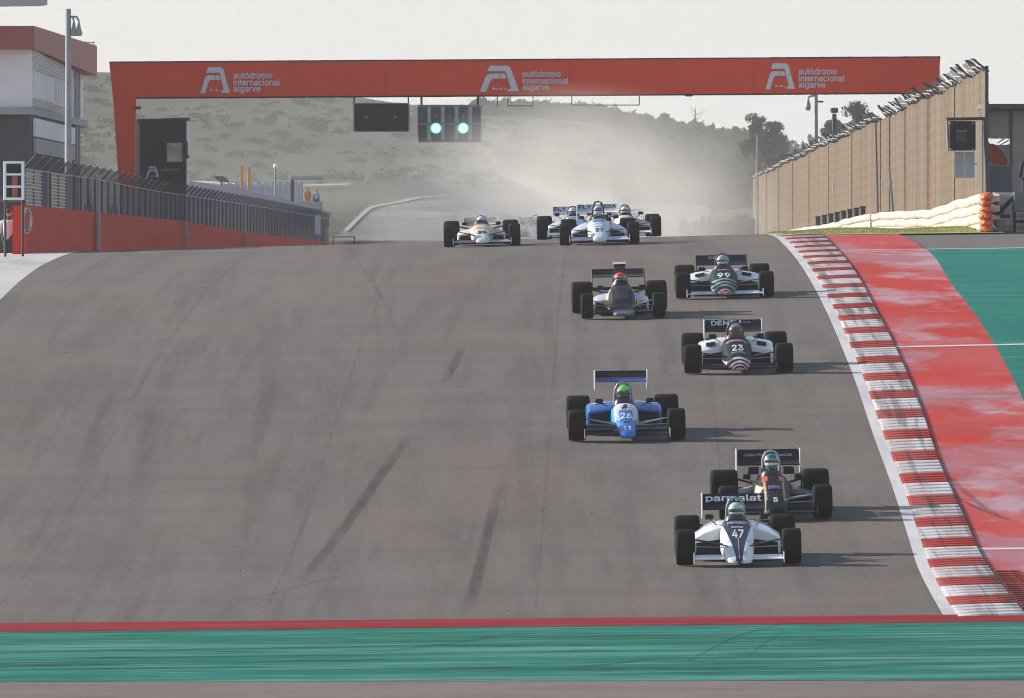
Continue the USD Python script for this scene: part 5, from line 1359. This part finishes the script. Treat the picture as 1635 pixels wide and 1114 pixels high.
    for s in (-1, 1):
        mi = obj('mirror', cbox(s * .46 - .075, s * .46 + .075, -.10, -.02, mz - .045, mz + .045, .02), M[c.get('mirror_mat', 'board_black')], car)
        obj('mirror_stalk', tube((s * .44, -.05, mz - .04), (s * .30, -.02, .55), .010, 6), M['dark_steel'], mi)
    # floor
    obj('floor_tray', cbox(-po + .06, po - .06, -.9 if c.get('long_floor') else pf_, 1.5, .035, .065, .01), M['board_black'], car)
    # headrest pad
    obj('headrest', cbox(-.13, .13, .50, .60, .56, .74, .03), M['board_black'], car)
    # marks on the nose
    for mk in c.get('marks', []):
        word, hgt, wid, y_, m = mk[:5]; x_ = mk[5] if len(mk) > 5 else 0; sl_ = mk[6] if len(mk) > 6 else 2.2
        obj('nose_lettering', on_body(body, lettering(word, hgt, wid, bold=True), y_, sl_, x_), M[m], car)
    for ex in c.get('extra', []): ex(car, body)
    for yy in c.get('gaps', (-1.28, -.52)):
        hw2 = float(body.f[0](yy)) * .9
        obj('panel_gap', stripe_on(body, [(-hw2, yy), (0, yy - .01), (hw2, yy)], .010, .004), M['fence_black'], car)
    for k_, (x_, y_) in enumerate(((-.12, -1.30), (.12, -1.30), (-.15, -.54), (.15, -.54))):
        obj('fastener', trimesh.creation.icosphere(1, .009).apply_translation((x_, y_, float(body.top(np.array(x_), np.array(y_))) + .002)), M['steel'], car)
    for s in (-1, 1):
        for w_, y_, m in c.get('pod_marks', ((.16, .45, 'grey_mark'), (.10, .85, 'navy_paint'))):
            q0, q1 = .34, .34 + w_
            zq = lambda x: pt + (ph - pt) * np.clip((x - .30) / (po - .35), 0, 1) + .006
            obj('sponsor_mark', hull([[s * x, yy, zq(x) + h_] for x in (q0, q1) for yy in (y_, y_ + .16) for h_ in (0, .003)]), M[m], car)
    # the driver
    if c.get('driver'):
        dv = c['driver']
        loc = Gf.Matrix4d().SetTranslate(Gf.Vec3d(0, .30, 0)) * mtx
        p = thing('person', dv['label'], 'person', group='racing drivers', matrix=loc)
        hz_ = dv.get('z', .79)
        parts = [limb((0, .05, .20), (0, .12, .45), .13, .15), limb((-.15, .12, .52), (.15, .12, .52), .075, .075), limb((0, .10, .52), (0, .06, hz_ - .08), .065, .06), limb((-.09, 0, .18), (-.10, -.45, .28), .08, .06), limb((.09, 0, .18), (.10, -.45, .28), .08, .06)]
        for s in (-1, 1):
            parts += [limb((s * .19, .12, .52), (s * .20, -.10, .40), .055, .045), limb((s * .20, -.10, .40), (s * .10, -.26, .47), .042, .032)] + hand((s * .10, -.27, .47), (-.3 * s, -.8, .3), -s)
        obj('body', fuse(parts), M[dv.get('suit', 'suit_dark')], p, smooth=True)
        hs = trimesh.creation.icosphere(4, .135)
        v = hs.vertices * [.97, 1.12, 1.05]
        v[:, 1] -= .03 * np.exp(-((v[:, 2] + .085) / .05) ** 2) * (v[:, 1] < 0)
        hs.vertices = v + [0, 0, hz_]
        hv = hs.vertices - [0, 0, hz_]
        cols = dv['paint'](hv)
        h_ = obj('helmet', hs, M['car_livery'], p, smooth=True, livery=cols)
        vs = trimesh.creation.icosphere(4, .1385); q = vs.vertices * [.97, 1.12, 1.05]; fsel = (q[vs.faces].mean(1)); ok = (fsel[:, 1] < -.045) & (np.abs(fsel[:, 2] + .005) < .040)
        vs = trimesh.Trimesh(q + [0, 0, hz_], vs.faces[ok], process=False); vs.remove_unreferenced_vertices()
        obj('visor', vs, M['visor_glass'], h_, smooth=True)
    return car
W, K, NV = np.array([.74, .74, .76]), np.array([.010, .010, .011]), np.array([.016, .014, .045])
def paint_fn(f):
    def g(v):
        out = np.tile(W, (len(v), 1)); f(v[:, 0], v[:, 1], v[:, 2], out); return out
    return g
def helm(base, *bands):
    def g(v):
        out = np.tile(np.array(base, float), (len(v), 1))
        for test, col in bands: out[test(v[:, 0], v[:, 1], v[:, 2])] = col
        return out
    return g
def p47(x, y, z, o):
    half = np.interp(y, [-2.02, -1.6, -.3, -.1], [.06, .10, .262, .28])
    up = z > np.interp(y, [-2.02, -.3, 0], [.05, .30, .42])
    o[(np.abs(x) < half) & up & (y < .0)] = NV
    o[(y > .5) & (z > .5)] = NV
def p26(x, y, z, o):
    o[:] = (.03, .17, .55)
    o[(y > -1.05) & (y < -.2) & (np.abs(x) > .13)] = (.55, .62, .68)
    o[(y > -.62) & (y < -.1) & (z > .45)] = (.62, .66, .70)
    o[(x < -.2) & (y > -1.2)] = (.03, .33, .55)
    o[(np.abs(x + .1) < .15) & (y > -.60) & (y < -.34) & (np.abs(x - .25 * (y + .5)) < .05)] = K
    o[y > .4] = (.03, .15, .5)
def p23(x, y, z, o):
    o[:] = (.006, .012, .011)
    q = np.hypot(x, z - .06)
    f = y < -.75
    arc = np.mod(q / .062, 1) < .5
    o[f & (q < .31) & arc] = (.58, .38, .42)
    o[f & (q > .21) & (q < .31) & arc] = (.56, .56, .58)
    o[f & (q < .055)] = (.50, .20, .24)
    o[(np.abs(y + .42 + .5 * x * x) < .06) & (z > .4) & (np.abs(x) < .2)] = (.40, .12, .15)
    o[(z < .20) & (y > -1.2)] = (.5, .5, .52)
    o[y > .45] = (.012, .024, .02)
def p99(x, y, z, o):
    o[:] = (.007, .014, .013)
    q = np.hypot(x, z - .06)
    f = y < -.6
    arc = np.mod(q / .05, 1) < .5
    o[f & (q < .20) & arc] = (.60, .34, .38)
    o[f & (q > .21) & (q < .40) & (np.mod(q / .06, 1) < .4)] = (.22, .36, .32)
    o[f & (q < .07)] = (.50, .08, .08)
    o[(z < .18) & (y > -1.2)] = (.5, .5, .52)
    o[y > .45] = (.012, .024, .02)
def plotus(x, y, z, o):
    o[:] = K
    o[(np.abs(x) > .16) & (z > .30) & (z < .52) & (y > -.8) & (y < -.1) & (x < 0)] = (.42, .40, .36)
    o[(np.abs(np.abs(x) - .165) < .02) & (y > -1.5) & (z > .2)] = (.42, .30, .10)
    o[(x < -.10) & (x > -.2) & (y > -.55) & (y < -.2)] = (.50, .10, .06)
    o[(x > .10) & (x < .2) & (y > -.55) & (y < -.2)] = (.45, .12, .20)
def pmarch(x, y, z, o):
    o[:] = (.012, .012, .014)
    o[(y < -1.62)] = (.13, .14, .18)
    o[(np.abs(x) < .16) & (y > -1.0) & (y < -.45)] = (.05, .045, .06)
    o[(np.abs(x) > .24) & (y > -.4) & (y < .3)] = (.40, .41, .43)
def p29(x, y, z, o):
    o[:] = (.62, .58, .53)
    o[(np.abs(y + .75) < .12) & (z > .3)] = (.48, .27, .13)
    o[(np.abs(y + .35) < .07) & (z > .3)] = (.42, .22, .12)
    o[(np.abs(y + 1.25) < .08)] = (.30, .30, .34)
def p27(x, y, z, o):
    o[:] = (.58, .64, .70)
    o[(np.abs(x) > .19) & (y > -1.2)] = (.62, .66, .68)
    o[(np.abs(y + .45) < .12) & (np.abs(x) < .16)] = (.12, .20, .42)
    o[(np.abs(y + 1.0) < .05) & (np.abs(x) < .14)] = (.10, .26, .22)
    o[(np.abs(y + .75) < .03)] = (.10, .24, .40)
def pred(x, y, z, o):
    o[:] = (.60, .58, .57)
    o[(x > .22) & (y > -.5) & (z > .3)] = (.55, .12, .08)
    o[(y < -1.0)] = (.62, .60, .60)
def pghost(x, y, z, o): o[:] = (.62, .58, .55)
def st(**k):
    a = [list(r) for r in STD]
    for r in a:
        r[1] *= k.get('w', 1); r[2] = r[2] * k.get('h', 1)
        if k.get('tip') and r[0] < -1.5: r[1] *= k['tip']
    return [tuple(r) for r in a]
def airbox(h, w, m, capm):
    def f(car, body):
        m_ = hull([(s * w * .5 * q, y, z) for s in (-1, 1) for q, y, z in ((.7, .50, h - .35), (1, .52, h - .03), (1.05, .62, h), (.9, 1.0, h - .06), (.5, 1.3, h - .25), (.5, 1.2, .55), (.7, .6, .58))])
        ab = obj('airbox', m_, M[m], car)
        obj('airbox_intake', hull([(s * w * .46, .49, z) for s in (-1, 1) for z in (h - .28, h - .07)] + [(s * w * .46, .515, z) for s in (-1, 1) for z in (h - .28, h - .07)]), M['fence_black'], ab)
        obj('airbox_cap', hull([(s * w * .52, y, h + q) for s in (-1, 1) for y, q in ((.52, -.025), (.60, .02), (.95, -.03), (.95, -.05))]), M[capm], ab)
    return f
def bits47(car, body):
    e = [(-2.0, .062), (-1.6, .10), (-.3, .262), (-.12, .27)]
    for s in (-1, 1): obj('pinstripe', stripe_on(body, [(s * x, y) for y, x in e], .016), M['white_paint'], car)
    obj('pinstripe', stripe_on(body, [(0, -2.0), (0, -1.12)], .014), M['grey_mark'], car)
def bits26(car, body):
    obj('number_patch', stripe_on(body, [(0, -1.86), (0, -1.66)], .13, .006), M['white_paint'], car)
    obj('number_patch_mark', on_body(body, lettering('2', .045, .04, bold=True), -1.76, 2.4, 0, .012), M['red_paint'], car)
    for s in (-1, 1): obj('side_flash', stripe_on(body, [(s * .12, -1.25), (s * .17, -.85), (s * .19, -.5)], .05), M['helmet_silver'], car)
def march_bits(car, body):
    for s in (-1, 1):
        for k in range(3):
            t = np.linspace(0, 10 * math.pi, 44)
            pts = [(s * (.36 + .10 * 0) - s * .02 * k + .035 * math.cos(q), -1.15 + .10 * k + .035 * math.sin(q), .24 + .16 * q / t[-1]) for q in t]
            if k == 0 or s < 0: obj('coil_spring', pipe(pts, .009, 5), M['spring_gold'], car)
    obj('low_wing_plane', cbox(-.62, .62, 1.55, 1.78, .50, .56, .01), M['board_black'], car)
def lotus_bits(car, body):
    for s in (-1, 1):
        obj('intake_scoop', hull([(s * x, y, z) for x, y, z in ((.22, .45, .66), (.42, .45, .66), (.22, .45, .80), (.40, .45, .79), (.22, .8, .66), (.36, .8, .66), (.22, .8, .76), (.34, .8, .75))]), M['black_carbon'], car)
    obj('nose_flag', on_body(body, box(-.11, .11, -.006, 0, -.06, .06), -.92, 1.4), M['purple_paint'], car)
    obj('nose_flag_cross', on_body(body, cat_([box(-.10, .10, -.008, -.002, -.012, .012), box(-.012, .012, -.009, -.003, -.055, .055)]), -.92, 1.4, 0, .009), M['red_paint'], car)
GREEN_BODY = dict(pod_mat='white_paint', vents=True)
CARS = [
    dict(at=(1179.5, 903), yaw=.2, label='white racing car with a navy arrow nose and race number 47, nearest of all', paint=paint_fn(p47), stations=[(-2.05, .10, .11, .06, 4), (-1.95, .20, .16, .05, 4), (-1.6, .235, .29, .05, 4), (-1.1, .26, .44, .06, 4), (-.6, .28, .58, .07, 3.8), (-.25, .29, .67, .07, 3.4), (.0, .32, .64, .07, 3)] + STD[7:], pod=(.62, .74, .42, -.30, 1.2), podlead=.86, chin=.30, pod_mat='white_paint', vent_mat='grey_mark',
         fwing=dict(half=.74, y=-1.82, z=.12, chord=.36, rise=.05, m='white_paint'), rwing=dict(half=.53, z=.74, h=.24, m='navy_paint', lower='board_black', em='white_paint', text=[('parmalat', .135, .94, .55, 'white_paint')]),
         marks=[('47', .13, .20, -.95, 'white_paint', 0, 2.8), ('parmalat', .045, .32, -.42, 'grey_mark', 0, 2.4), ('Santal', .04, .20, -.62, 'grey_mark', 0, 2.4)], hoop=(1.0, .62), hoop_mat='lamp_grey', mirror_z=.72, extra=[bits47],
         driver=dict(label='driver in a teal and silver helmet in the white car numbered 47', paint=helm((.30, .42, .42), (lambda x, y, z: z > .05, (.40, .56, .54)), (lambda x, y, z: z < -.05, (.05, .05, .06))), z=.80)),
    dict(at=(1238.5, 829), yaw=.9, label='black and gold racing car following right behind the white car numbered 47', livery='dark_livery', paint=paint_fn(plotus), stations=st(w=1.05, h=1.06), of=1.0, wf=.34, wr=.49, rr=.345, **{'or': 1.06}, pod=(.45, .80, .34, -.1, 1.2), pod_mat='black_carbon', vents=False, rim='dark_rim',
         fwing=dict(half=.72, y=-1.8, z=.14, chord=.32, rise=.05, m='black_carbon', flap='board_black'), rwing=dict(half=.56, z=.74, h=.25, m='black_carbon', lower='board_black', em='grey_mark', split=.25, text=[('John Player Special', .055, .86, .5, 'grey_mark')]),
         marks=[('5', .13, .08, -1.55, 'white_paint', 0, 1.6)], hoop=(1.07, .60), hoop_mat='grey_mark', mirror_z=.66, extra=[lotus_bits], arm_mat='steel',
         driver=dict(label='driver in a white helmet with a green crown in the black and gold car', paint=helm((.66, .67, .68), (lambda x, y, z: (z > .06) & (np.abs(x) < .09), (.02, .16, .17)), (lambda x, y, z: (z < -.05), (.20, .30, .26)), (lambda x, y, z: np.abs(z - .045) < .01, (.45, .2, .2))), z=.90)),
    dict(at=(1001, 703), broad=1.07, yaw=1.25, label='blue and white racing car with race number 26 and a high rear wing', paint=paint_fn(p26), stations=st(w=.86, tip=.9, h=.96), pod=(.60, .68, .55, -.1, 1.3), podlead=.80, chin=.42, pod_mat='blue_paint', vents=False, wf=.32, of=1.055,
         fwing=dict(half=.76, y=-1.75, z=.14, chord=.34, rise=.05, m='board_black', flap='black_carbon', em='grey_mark'), rwing=dict(half=.47, z=.90, h=.18, y=1.8, m='board_black', lower='purple_paint', em='grey_mark', drop=.17, split=.40),
         marks=[('26', .12, .20, -1.05, 'white_paint', 0, 2.6), ('LIGIER', .04, .24, -.72, 'grey_mark', 0, 2.4), ('ELF', .035, .09, -1.42, 'board_black', 0, 2)], hoop=(.97, .62), hoop_mat='lamp_grey', mirror_z=.66, arm_mat='steel', extra=[bits26], pod_marks=((.20, .3, 'white_paint'), (.12, .7, 'navy_paint')),
         driver=dict(label='driver in a dark helmet with a lime green crown in the blue car', paint=helm((.10, .06, .08), (lambda x, y, z: (z > .055) & (np.abs(x) < .09), (.10, .70, .08)), (lambda x, y, z: (z > .02) & (np.abs(x) < .03) & (y < 0), (.10, .70, .08))), z=.79, suit='suit_dark')),
    dict(at=(1179.5, 595.5), broad=1.085, yaw=.8, label='dark green racing car with white sidepods, striped nose and race number 23', livery='dark_livery', paint=paint_fn(p23), stations=st(w=1.0, h=.98), pod=(.61, .72, .52, -.15, 1.25), podlead=.66, chin=.30, vent_panel=True, wf=.34,
         fwing=dict(half=.72, y=-1.75, z=.12, chord=.3, rise=.03, m='board_black'), rwing=dict(half=.55, z=.66, h=.22, m='navy_paint', lower='board_black', em='grey_mark', text=[('DENIM', .125, .58, .55, 'white_paint', -.13), ('for men', .05, .14, .62, 'pink_mark', .27)]),
         marks=[('23', .13, .22, -.92, 'white_paint', 0, 2.8), ('benetton', .045, .28, -.44, 'pink_mark', 0, 2.2), ('GOODYEAR', .035, .26, -1.22, 'helmet_silver', 0, 2)], hoop=(.93, .62), mirror_z=.68,
         driver=dict(label='driver in a dark brown helmet in the green car numbered 23', paint=helm((.09, .05, .05), (lambda x, y, z: z > .085, (.25, .18, .16))), z=.76)),
    dict(at=(1157.5, 476), broad=1.095, yaw=.3, label='dark green racing car with white sidepods, grey front wing and race number 99', livery='dark_livery', paint=paint_fn(p99), stations=st(w=1.02, h=.98), pod=(.58, .80, .46, -.15, 1.25), podlead=.68, chin=.30, vent_panel=True,
         fwing=dict(half=.80, y=-1.80, z=.11, chord=.32, rise=.05, m='silver_paint', em='white_paint'), rwing=dict(half=.53, z=.64, h=.21, m='navy_paint', lower='board_black', em='board_black', text=[('DENIM', .085, .42, .55, 'grey_mark', -.05)]),
         marks=[('99', .14, .27, -.86, 'white_paint', 0, 2.6), ('benetton', .04, .26, -.42, 'pink_mark', 0, 2.2)], hoop=(.94, .62), mirror_z=.62,
         driver=dict(label='driver in a silver helmet with dark stripes in the car numbered 99', paint=helm((.42, .46, .50), (lambda x, y, z: (np.mod(x + .01, .05) < .014) & (z > 0), (.04, .06, .12)), (lambda x, y, z: z < -.06, (.05, .05, .06))), z=.79)),
    dict(at=(995, 508), broad=1.03, yaw=1.4, wb=2.5, label='black wedge nosed racing car with a tall white capped airbox', livery='dark_livery', screen_mat='black_carbon', paint=paint_fn(pmarch), stations=[(-1.95, .17, .14, .09, 5), (-1.75, .24, .19, .07, 4), (-1.3, .25, .30, .07, 3.5), (-.8, .27, .52, .07, 3.2), (-.45, .29, .68, .07, 3), (-.2, .30, .70, .07, 3), (.0, .33, .60, .07, 3), (.35, .36, .55, .07, 3), (.62, .33, .58, .07, 2.6), (1.0, .25, .50, .08, 2.3), (1.5, .15, .42, .12, 2.3)],
         pod=(.48, .62, .40, .0, .9), pod_mat='silver_paint', vents=False, rf=.285, wf=.27, of=.92, rr=.36, wr=.46, **{'or': 1.05}, rim='dark_rim', screen=.12,
         fwing=dict(half=.62, y=-1.7, z=.16, chord=.28, rise=.04, m='board_black'), rwing=dict(half=.57, z=.80, h=.16, y=1.65, m='board_black', lower='black_carbon', em='dark_steel', drop=.30), hoop=(.95, .60), mirror_z=.64, extra=[airbox(1.16, .26, 'board_black', 'white_paint'), march_bits], arm_mat='steel',
         driver=dict(label='driver in a red and white helmet in the black car with the airbox', paint=helm((.66, .62, .62), (lambda x, y, z: z > .045, (.60, .05, .05)), (lambda x, y, z: z < -.07, (.25, .10, .10))), z=.82)),
    dict(at=(770, 385), d=309.5, yaw=.6, label='cream and tan racing car with a striped rear wing, leftmost on the crest', paint=paint_fn(p29), stations=st(w=1.0, h=.92), pod=(.46, .66, .36, -.1, 1.2), pod_mat='pallet_white', vents=False,
         fwing=dict(half=.78, y=-1.78, z=.12, chord=.32, rise=.05, m='grey_mark'), rwing=dict(half=.46, z=.54, h=.19, m='pallet_white', lower='pallet_white', em='pallet_white', stripe=('tan_paint', .28, .62)),
         marks=[('29', .13, .22, -1.25, 'board_black', 0, 2.2)], hoop=(.80, .62), mirror_z=.60,
         driver=dict(label='driver in a blue and white helmet in the cream and tan car', paint=helm((.30, .38, .58), (lambda x, y, z: z > .07, (.6, .62, .66))), z=.66)),
    dict(at=(957.5, 382), d=307.5, yaw=.2, label='white and pale blue racing car with race number 27 in the middle of the crest', paint=paint_fn(p27), stations=st(w=1.06, h=1.05), pod=(.60, .76, .40, -.2, 1.2), pod_mat='silver_paint', vents=False, of=1.08,
         fwing=dict(half=.80, y=-1.80, z=.14, chord=.36, rise=.08, m='silver_paint'), rwing=dict(half=.56, z=.82, h=.22, m='silver_paint', lower='white_paint', em='white_paint', text=[('FLY', .145, .34, .55, 'navy_paint', -.34), ('SAUDIA', .13, .62, .55, 'navy_paint', .20)]),
         marks=[('27', .14, .22, -1.35, 'navy_paint', 0, 2.2)], hoop=(1.14, .62), hoop_mat='dark_steel', mirror_z=.72,
         driver=dict(label='driver in a white and navy helmet in the white car numbered 27', paint=helm((.50, .54, .60), (lambda x, y, z: np.abs(z - .06) < .02, (.05, .08, .2))), z=.90)),
    dict(at=(917, 380), d=322, yaw=.4, label='pale blue racing car half hidden behind the white car numbered 27', paint=paint_fn(p27), stations=st(w=1.0), pod=(.56, .74, .40, -.2, 1.2), pod_mat='silver_paint', vents=False, of=1.06,
         rwing=dict(half=.55, z=.70, h=.22, m='silver_paint', lower='white_paint', em='white_paint', text=[('FLY', .145, .34, .55, 'navy_paint', -.34), ('SAUDIA', .13, .62, .55, 'navy_paint', .20)]), hoop=(.92, .62),
         driver=dict(label='driver in a pale helmet in the car hidden behind number 27', paint=helm((.50, .52, .56)), z=.76)),
    dict(at=(999, 378), d=332, yaw=-.4, label='white and red racing car behind and right of the car numbered 27', paint=paint_fn(pred), stations=st(w=1.0, h=1.0), pod=(.56, .78, .40, -.2, 1.2), pod_mat='pallet_white', vents=False,
         rwing=dict(half=.54, z=.62, h=.20, m='white_paint', lower='pallet_white', em='white_paint'), hoop=(.95, .62),
         driver=dict(label='driver in a white helmet in the white and red car behind number 27', paint=helm((.6, .6, .62)), z=.78)),
    dict(at=(856, 379), d=408, yaw=.3, label='pale racing car almost lost in the dust between the crest cars', paint=paint_fn(pghost), stations=st(w=1.0), pod=(.56, .74, .40, -.2, 1.2), pod_mat='pallet_white', vents=False,
         rwing=dict(half=.54, z=.70, h=.22, m='tan_paint', lower='pallet_white', em='pallet_white'),
         driver=dict(label='driver in a pale helmet in the car lost in the dust', paint=helm((.6, .6, .6)), z=.78)),
]
for c in CARS: race_car(c)

# ------------------------------------------------------------------ dust behind the cars and the evening haze
HAZE = .00011
def volume_box(name, x0, x1, y0, y1, z0, z1, m, label):
    obj(name, box(x0, x1, y0, y1, z0, z1), m, kind='stuff', label=label, cat='haze' if name == 'haze' else 'dust')
hz = usdkit.material(stage, '/World/Looks/haze_air', {'v': ('principled_volume', {'color': (.93, .94, .96), 'density': HAZE, 'anisotropy': .35})}, [], volume='v.volume')
DC, DR = (2.4, 436.0, -.5), (8.2, 112.0, 6.2)
dust = usdkit.material(stage, '/World/Looks/dust_air', {
    'g': ('geometry', {}), 'm': ('mapping', {'location': (-DC[0] / DR[0], -DC[1] / DR[1], -DC[2] / DR[2]), 'scale': (1 / DR[0], 1 / DR[1], 1 / DR[2])}),
    's': ('gradient_texture', {'gradient_type': 'spherical'}), 'm2': ('mapping', {'scale': (.28, .03, .34)}), 'n': ('noise_texture', {'scale': 1.0, 'detail': 3.0}),
    'a': ('map_range', {'from_min': .38, 'from_max': .64, 'to_min': .12, 'to_max': 1.7, 'clamp': True}), 'b': ('math', {'math_type': 'multiply'}), 'c': ('math', {'math_type': 'multiply', 'value2': .019}),
    'v': ('principled_volume', {'color': (.94, .91, .87), 'anisotropy': .3})},
    [('g.position', 'm.vector'), ('m.vector', 's.vector'), ('g.position', 'm2.vector'), ('m2.vector', 'n.vector'), ('n.fac', 'a.value'), ('s.fac', 'b.value1'), ('a.result', 'b.value2'), ('b.value', 'c.value1'), ('c.value', 'v.density')], volume='v.volume')
volume_box('dust_cloud', DC[0] - DR[0], DC[0] + DR[0], DC[1] - DR[1], DC[1] + DR[1], -2.6, DC[2] + DR[2], dust, 'pale cloud of dust raised behind the cars over the crest')
MC, MR = (4.0, 860.0, -3.0), (75.0, 320.0, 19.0)
mist = usdkit.material(stage, '/World/Looks/mist_air', {
    'g': ('geometry', {}), 'm': ('mapping', {'location': (-MC[0] / MR[0], -MC[1] / MR[1], -MC[2] / MR[2]), 'scale': (1 / MR[0], 1 / MR[1], 1 / MR[2])}),
    's': ('gradient_texture', {'gradient_type': 'spherical'}), 'c': ('math', {'math_type': 'multiply', 'value2': .0010}),
    'v': ('principled_volume', {'color': (.93, .92, .89), 'anisotropy': .3})},
    [('g.position', 'm.vector'), ('m.vector', 's.vector'), ('s.fac', 'c.value1'), ('c.value', 'v.density')], volume='v.volume')
volume_box('dust_cloud', MC[0] - MR[0], MC[0] + MR[0], MC[1] - 260, MC[1] + MR[1], -8, MC[2] + MR[2], mist, 'thin drifting dust hanging over the valley before the hillside')
volume_box('haze', -560, 560, -30, 2400, -90, 90, hz, 'thin evening haze over the whole circuit')
